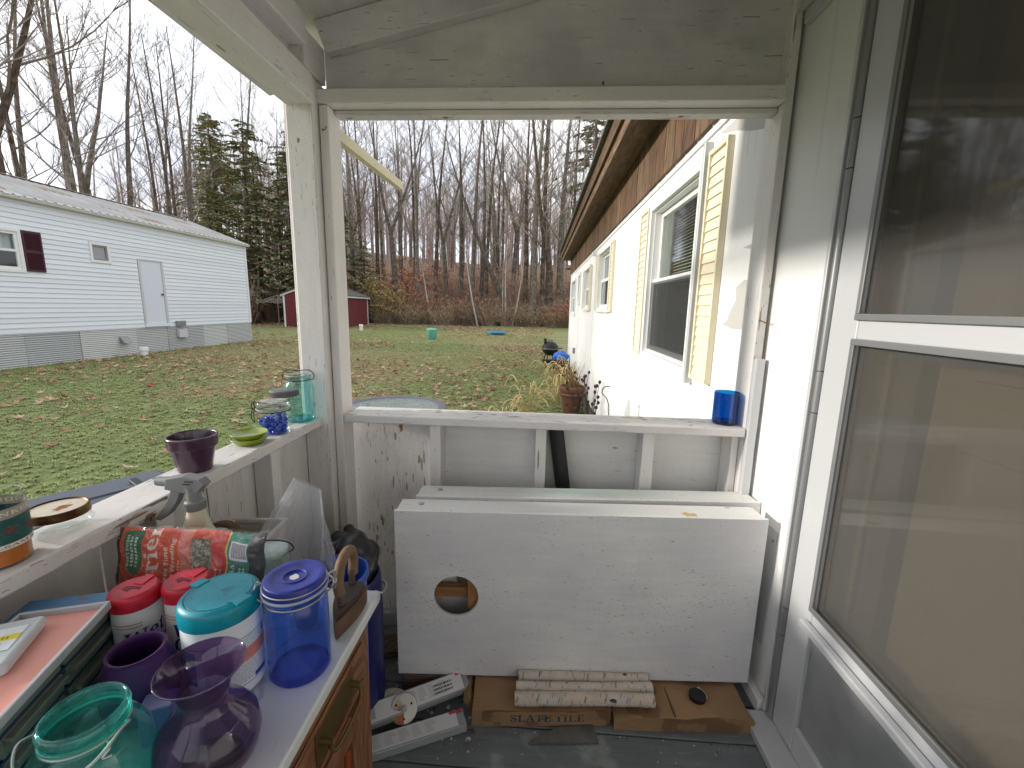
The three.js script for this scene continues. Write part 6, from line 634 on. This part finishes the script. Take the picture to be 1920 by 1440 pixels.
  const put = (kind, x, z, s, sy) => { const t = thing('shrub', LAB[kind][0], 'shrub', [0, 0, 0], 0, LAB[kind][1]); part('stems', sp[kind][0], stemM, t); part('leaves', sp[kind][1], leafMat, t); scl(t, x, z, s, R() * 6.28, sy || s); };
  for (let x = -19; x < 3.2; x += 0.95) { put('brown', x + R() * 0.6, -38.6 - R() * 1.6, 0.85 + R() * 0.4); if (R() < 0.75) put('straw', x + R() * 0.8, -37.7 - R() * 0.6, 0.7 + R() * 0.5); }
  for (const [x, z, s] of [[-13.5, -41, 1.5], [-12.4, -39.0, 1.15], [-11.3, -38.8, 1.0], [-10.6, -41.5, 1.4], [-9.6, -38.8, 0.85], [-7.6, -38.9, 0.7], [-4.4, -38.9, 0.65], [-14.6, -42, 1.7], [-12, -43, 1.9], [-8.2, -42, 1.1], [-6.8, -41, 1.0], [-5, -43, 1.2], [-3.4, -41.5, 0.95], [-1, -43, 1.3], [-16.5, -42, 1.5], [1.5, -43, 1.2], [-9, -45, 1.6], [-6, -46, 1.5], [-2.5, -45, 1.5], [-13, -46, 1.9]]) put('rust', x, z, s);
  for (const [x, z, s] of [[0.9, -37.6, 0.9], [1.8, -38.0, 1.0], [2.7, -37.8, 0.9], [-2.4, -39.2, 0.8], [-1.9, -38.8, 0.7], [3.5, -38.5, 1.1]]) put('red', x, z, s);
  for (const [x, z, s] of [[-14.0, -38.2, 1.35], [-13.2, -38.0, 1.1], [-12.5, -38.4, 0.8], [-15.2, -38.8, 1.35], [-11.6, -39, 0.7], [-3, -40, 0.7], [-23, -31, 0.7]]) put('olive', x, z, s);
  for (const [x, z, s] of [[-23.9, -31.6, 1.5], [-22.6, -39.5, 1.2], [-12.9, -40.5, 0.8], [-24.8, -28.6, 1.1]]) put('orange', x, z, s);
  for (const [x, z, s] of [[-20.5, -25, 0.8], [-21.5, -22, 0.9], [-22, -18, 0.9], [-22, -14.5, 1.0], [-23, -10, 1.0], [-21.4, -28.6, 0.8], [-24, -21, 1.3], [-25, -15, 1.3]]) put('brown', x, z, s);
  // the far wood on the slope reads as one mass of poles and brush
  const W = new THREE.InstancedMesh(merge([protos[1][0].clone(), protos[3][1].clone()]), std(0x9a8b82, 0.95), 320), mm = new THREE.Matrix4(), q = new THREE.Quaternion(), up = new V3(0, 1, 0);
  for (let i = 0; i < 320; i++) { const x = -95 + R() * 125, z = -82 - R() * 75, s = 0.75 + R() * 0.5; q.setFromAxisAngle(up, R() * 6.28); mm.compose(new V3(x, gy(x, z), z), q, new V3(s, s, s)); W.setMatrixAt(i, mm); } W.name = 'far_wood'; W.userData = { kind: 'stuff', label: 'far bare wood on the rising slope', category: 'wood' }; W.castShadow = W.receiveShadow = true; scene.add(W);
  const B = new THREE.InstancedMesh(sp.brown[0], stemM, 900), BL = new THREE.InstancedMesh(sp.rust[1], leafMat, 330); for (let i = 0; i < 900; i++) { const lf = R() < 0.3, x = lf ? -22 - R() * 26 : -26 + R() * 36, z = lf ? -4 - R() * 42 : -41 - R() * 34, s = 0.7 + R() * 0.9; q.setFromAxisAngle(up, R() * 6.28); mm.compose(new V3(x, gy(x, z), z), q, new V3(s, s * (0.8 + R() * 0.7), s)); B.setMatrixAt(i, mm); if (i < 330) { const x2 = -30 + R() * 38, z2 = -44 - R() * 30, s2 = 0.5 + R() * 0.8; mm.compose(new V3(x2, gy(x2, z2), z2), q, new V3(s2, s2 * 0.8, s2)); BL.setMatrixAt(i, mm); } }
  B.name = 'undergrowth'; B.userData = { kind: 'stuff', label: 'brown twiggy undergrowth filling the wood', category: 'undergrowth' }; BL.name = 'understory_leaves'; BL.userData = { kind: 'stuff', label: 'russet leaves still hanging in the wood', category: 'foliage' }; for (const o of [B, BL]) { o.castShadow = o.receiveShadow = true; scene.add(o); }
}
// ---------------------------------------------------------------- lawn: grass and fallen leaves
{
  const R = rng(321), tuft = new Soup(); for (let k = 0; k < 9; k++) { const a = R() * 6.28, x = (R() - 0.5) * 0.09, z = (R() - 0.5) * 0.09, h = 0.6 + R() * 0.6, l = 0.25 + R() * 0.5, w = 0.055; const b = new V3(x, -0.05, z), wd = new V3(-Math.sin(a) * w, 0, Math.cos(a) * w), m = new V3(x + Math.cos(a) * l * 0.4, h * 0.6, z + Math.sin(a) * l * 0.4), e = new V3(x + Math.cos(a) * l, h * 0.85, z + Math.sin(a) * l); tuft.tri(b.clone().sub(wd), b.clone().add(wd), m.clone().add(wd)); tuft.tri(b.clone().sub(wd), m.clone().add(wd), m.clone().sub(wd)); tuft.tri(m.clone().sub(wd), m.clone().add(wd), e); }
  const N = 80000, I = new THREE.InstancedMesh(tuft.geo(), std(0xffffff, 0.85), N), m = new THREE.Matrix4(), q = new THREE.Quaternion(), up = new V3(0, 1, 0), c = new THREE.Color(); let n = 0;
  while (n < N) { const u = R(), d = 2.4 + 34 * u * u, x = -13.2 + R() * 14.3, z = -d + (x < -2 ? 2.5 : 0); if (x > 0.6 || (x > -1.1 && z > -2.0) || x < -12.4) { continue; } const s = 0.018 + R() * 0.017, dd = sm(0.40, 0.66, nz(x * 0.22, z * 0.22, 11) * 0.6 + nz(x * 0.8, z * 0.8, 12) * 0.4), y = sm(0.55, 0.75, nz(x * 0.15 + 30, z * 0.15, 15)); q.setFromAxisAngle(up, R() * 6.28); m.compose(new V3(x, gy(x, z), z), q, new V3(s * 2.3, s, s * 2.3)); I.setMatrixAt(n, m); const k = 0.7 + R() * 0.6; c.setRGB(mix(mix(0.33, 0.44, dd), 0.40, y * 0.5) * k, mix(mix(0.375, 0.40, dd), 0.40, y * 0.5) * k, mix(0.145, 0.19, dd) * k); I.setColorAt(n, c); n++; }
  I.name = 'lawn_grass'; I.userData = { kind: 'stuff', label: 'short autumn grass of the lawn', category: 'grass' }; I.castShadow = I.receiveShadow = true; scene.add(I);
  // fallen leaves: lobed, slightly curled
  const leaf = (seed) => { const r = rng(seed), s = new Soup(), P = [], n5 = 5; for (let k = 0; k < n5; k++) { const a = -0.35 + (k / (n5 - 1)) * (Math.PI + 0.7), L = [0.62, 0.9, 1, 0.88, 0.6][k]; P.push([a - 0.30, L * 0.42], [a - 0.12, L * 0.8], [a, L], [a + 0.13, L * 0.78]); } P.push([4.35, 0.22], [4.71, 0.75], [4.8, 0.2]); const pt = P.map(([a, l]) => new V3(Math.cos(a) * l, (0.22 + r() * 0.25) * l * l * (0.6 + 0.8 * Math.abs(Math.sin(a * 2 + seed))), -Math.sin(a) * l)), c0 = new V3(0, 0.02, 0); for (let k = 0; k < pt.length; k++) s.tri(c0, pt[k], pt[(k + 1) % pt.length]); return s.geo(); };
  const gs = [leaf(1), leaf(2), leaf(3)], cols = [[0.44, 0.27, 0.16], [0.34, 0.19, 0.11], [0.52, 0.37, 0.24], [0.36, 0.10, 0.06], [0.26, 0.15, 0.09], [0.55, 0.43, 0.28]], mats = cols.map((k) => { const t = std(0xffffff, 0.8); t.color.setRGB(...k); return t; });
  const pick = () => { const u = R(); return u < 0.32 ? 0 : u < 0.54 ? 1 : u < 0.74 ? 2 : u < 0.77 ? 3 : u < 0.92 ? 4 : 5; }, dens = (x, z) => sm(0.42, 0.62, nz(x * 0.28 + 9, z * 0.28, 21) * 0.65 + nz(x * 0.9, z * 0.9, 23) * 0.35) * 0.9 + 0.1;
  let k = 0; while (k < 300) { const x = -9.5 + R() * 9.6, z = -1.6 - R() * R() * 8.5, d = Math.hypot(x, z); if ((x > -1.1 && z > -2) || d < 1.9 || x > 0.3 || R() > dens(x, z)) continue; const o = part(numbered('fallen_leaf'), gs[k % 3], mats[pick()], scene); tag(o, 'curled dry brown leaf lying on the lawn', 'leaf', 'fallen leaves on the lawn'); const s = 0.07 + R() * 0.05; o.position.set(x, gy(x, z) + 0.035, z); o.rotation.set((R() - 0.5) * 0.6, R() * 6.28, (R() - 0.5) * 0.6); o.scale.setScalar(s); k++; }
  const L = new THREE.InstancedMesh(gs[1], std(0xffffff, 0.8), 8500); let i = 0; const e = new THREE.Euler(); while (i < 8500) { const far = i > 2400, x = far ? -22 + R() * 23 : -12.4 + R() * 12.7, z = far ? -9 - Math.pow(R(), 0.8) * 29.5 : -3 - R() * 16; if ((x > -1.1 && z > -2.6) || x > 0.5 && z > -12 || (x < -12.5 && z > -18.6) || Math.hypot(x, z) < 4) continue; const edgeD = sm(-24, -37, z); if (R() > dens(x, z) * (far ? 0.45 + edgeD : 0.8)) continue; const s = 0.05 + R() * 0.055; e.set((R() - 0.5) * 0.7, R() * 6.28, (R() - 0.5) * 0.7); q.setFromEuler(e); m.compose(new V3(x, gy(x, z) + 0.03, z), q, new V3(s, s, s)); L.setMatrixAt(i, m); const cc = cols[pick()], kk = 0.8 + R() * 0.4; c.setRGB(cc[0] * kk, cc[1] * kk, cc[2] * kk); L.setColorAt(i, c); i++; }
  L.name = 'leaf_litter'; L.userData = { kind: 'stuff', label: 'scattered fallen leaves across the lawn', category: 'leaves' }; L.castShadow = L.receiveShadow = true; scene.add(L);
}
renderer.render(scene, camera);
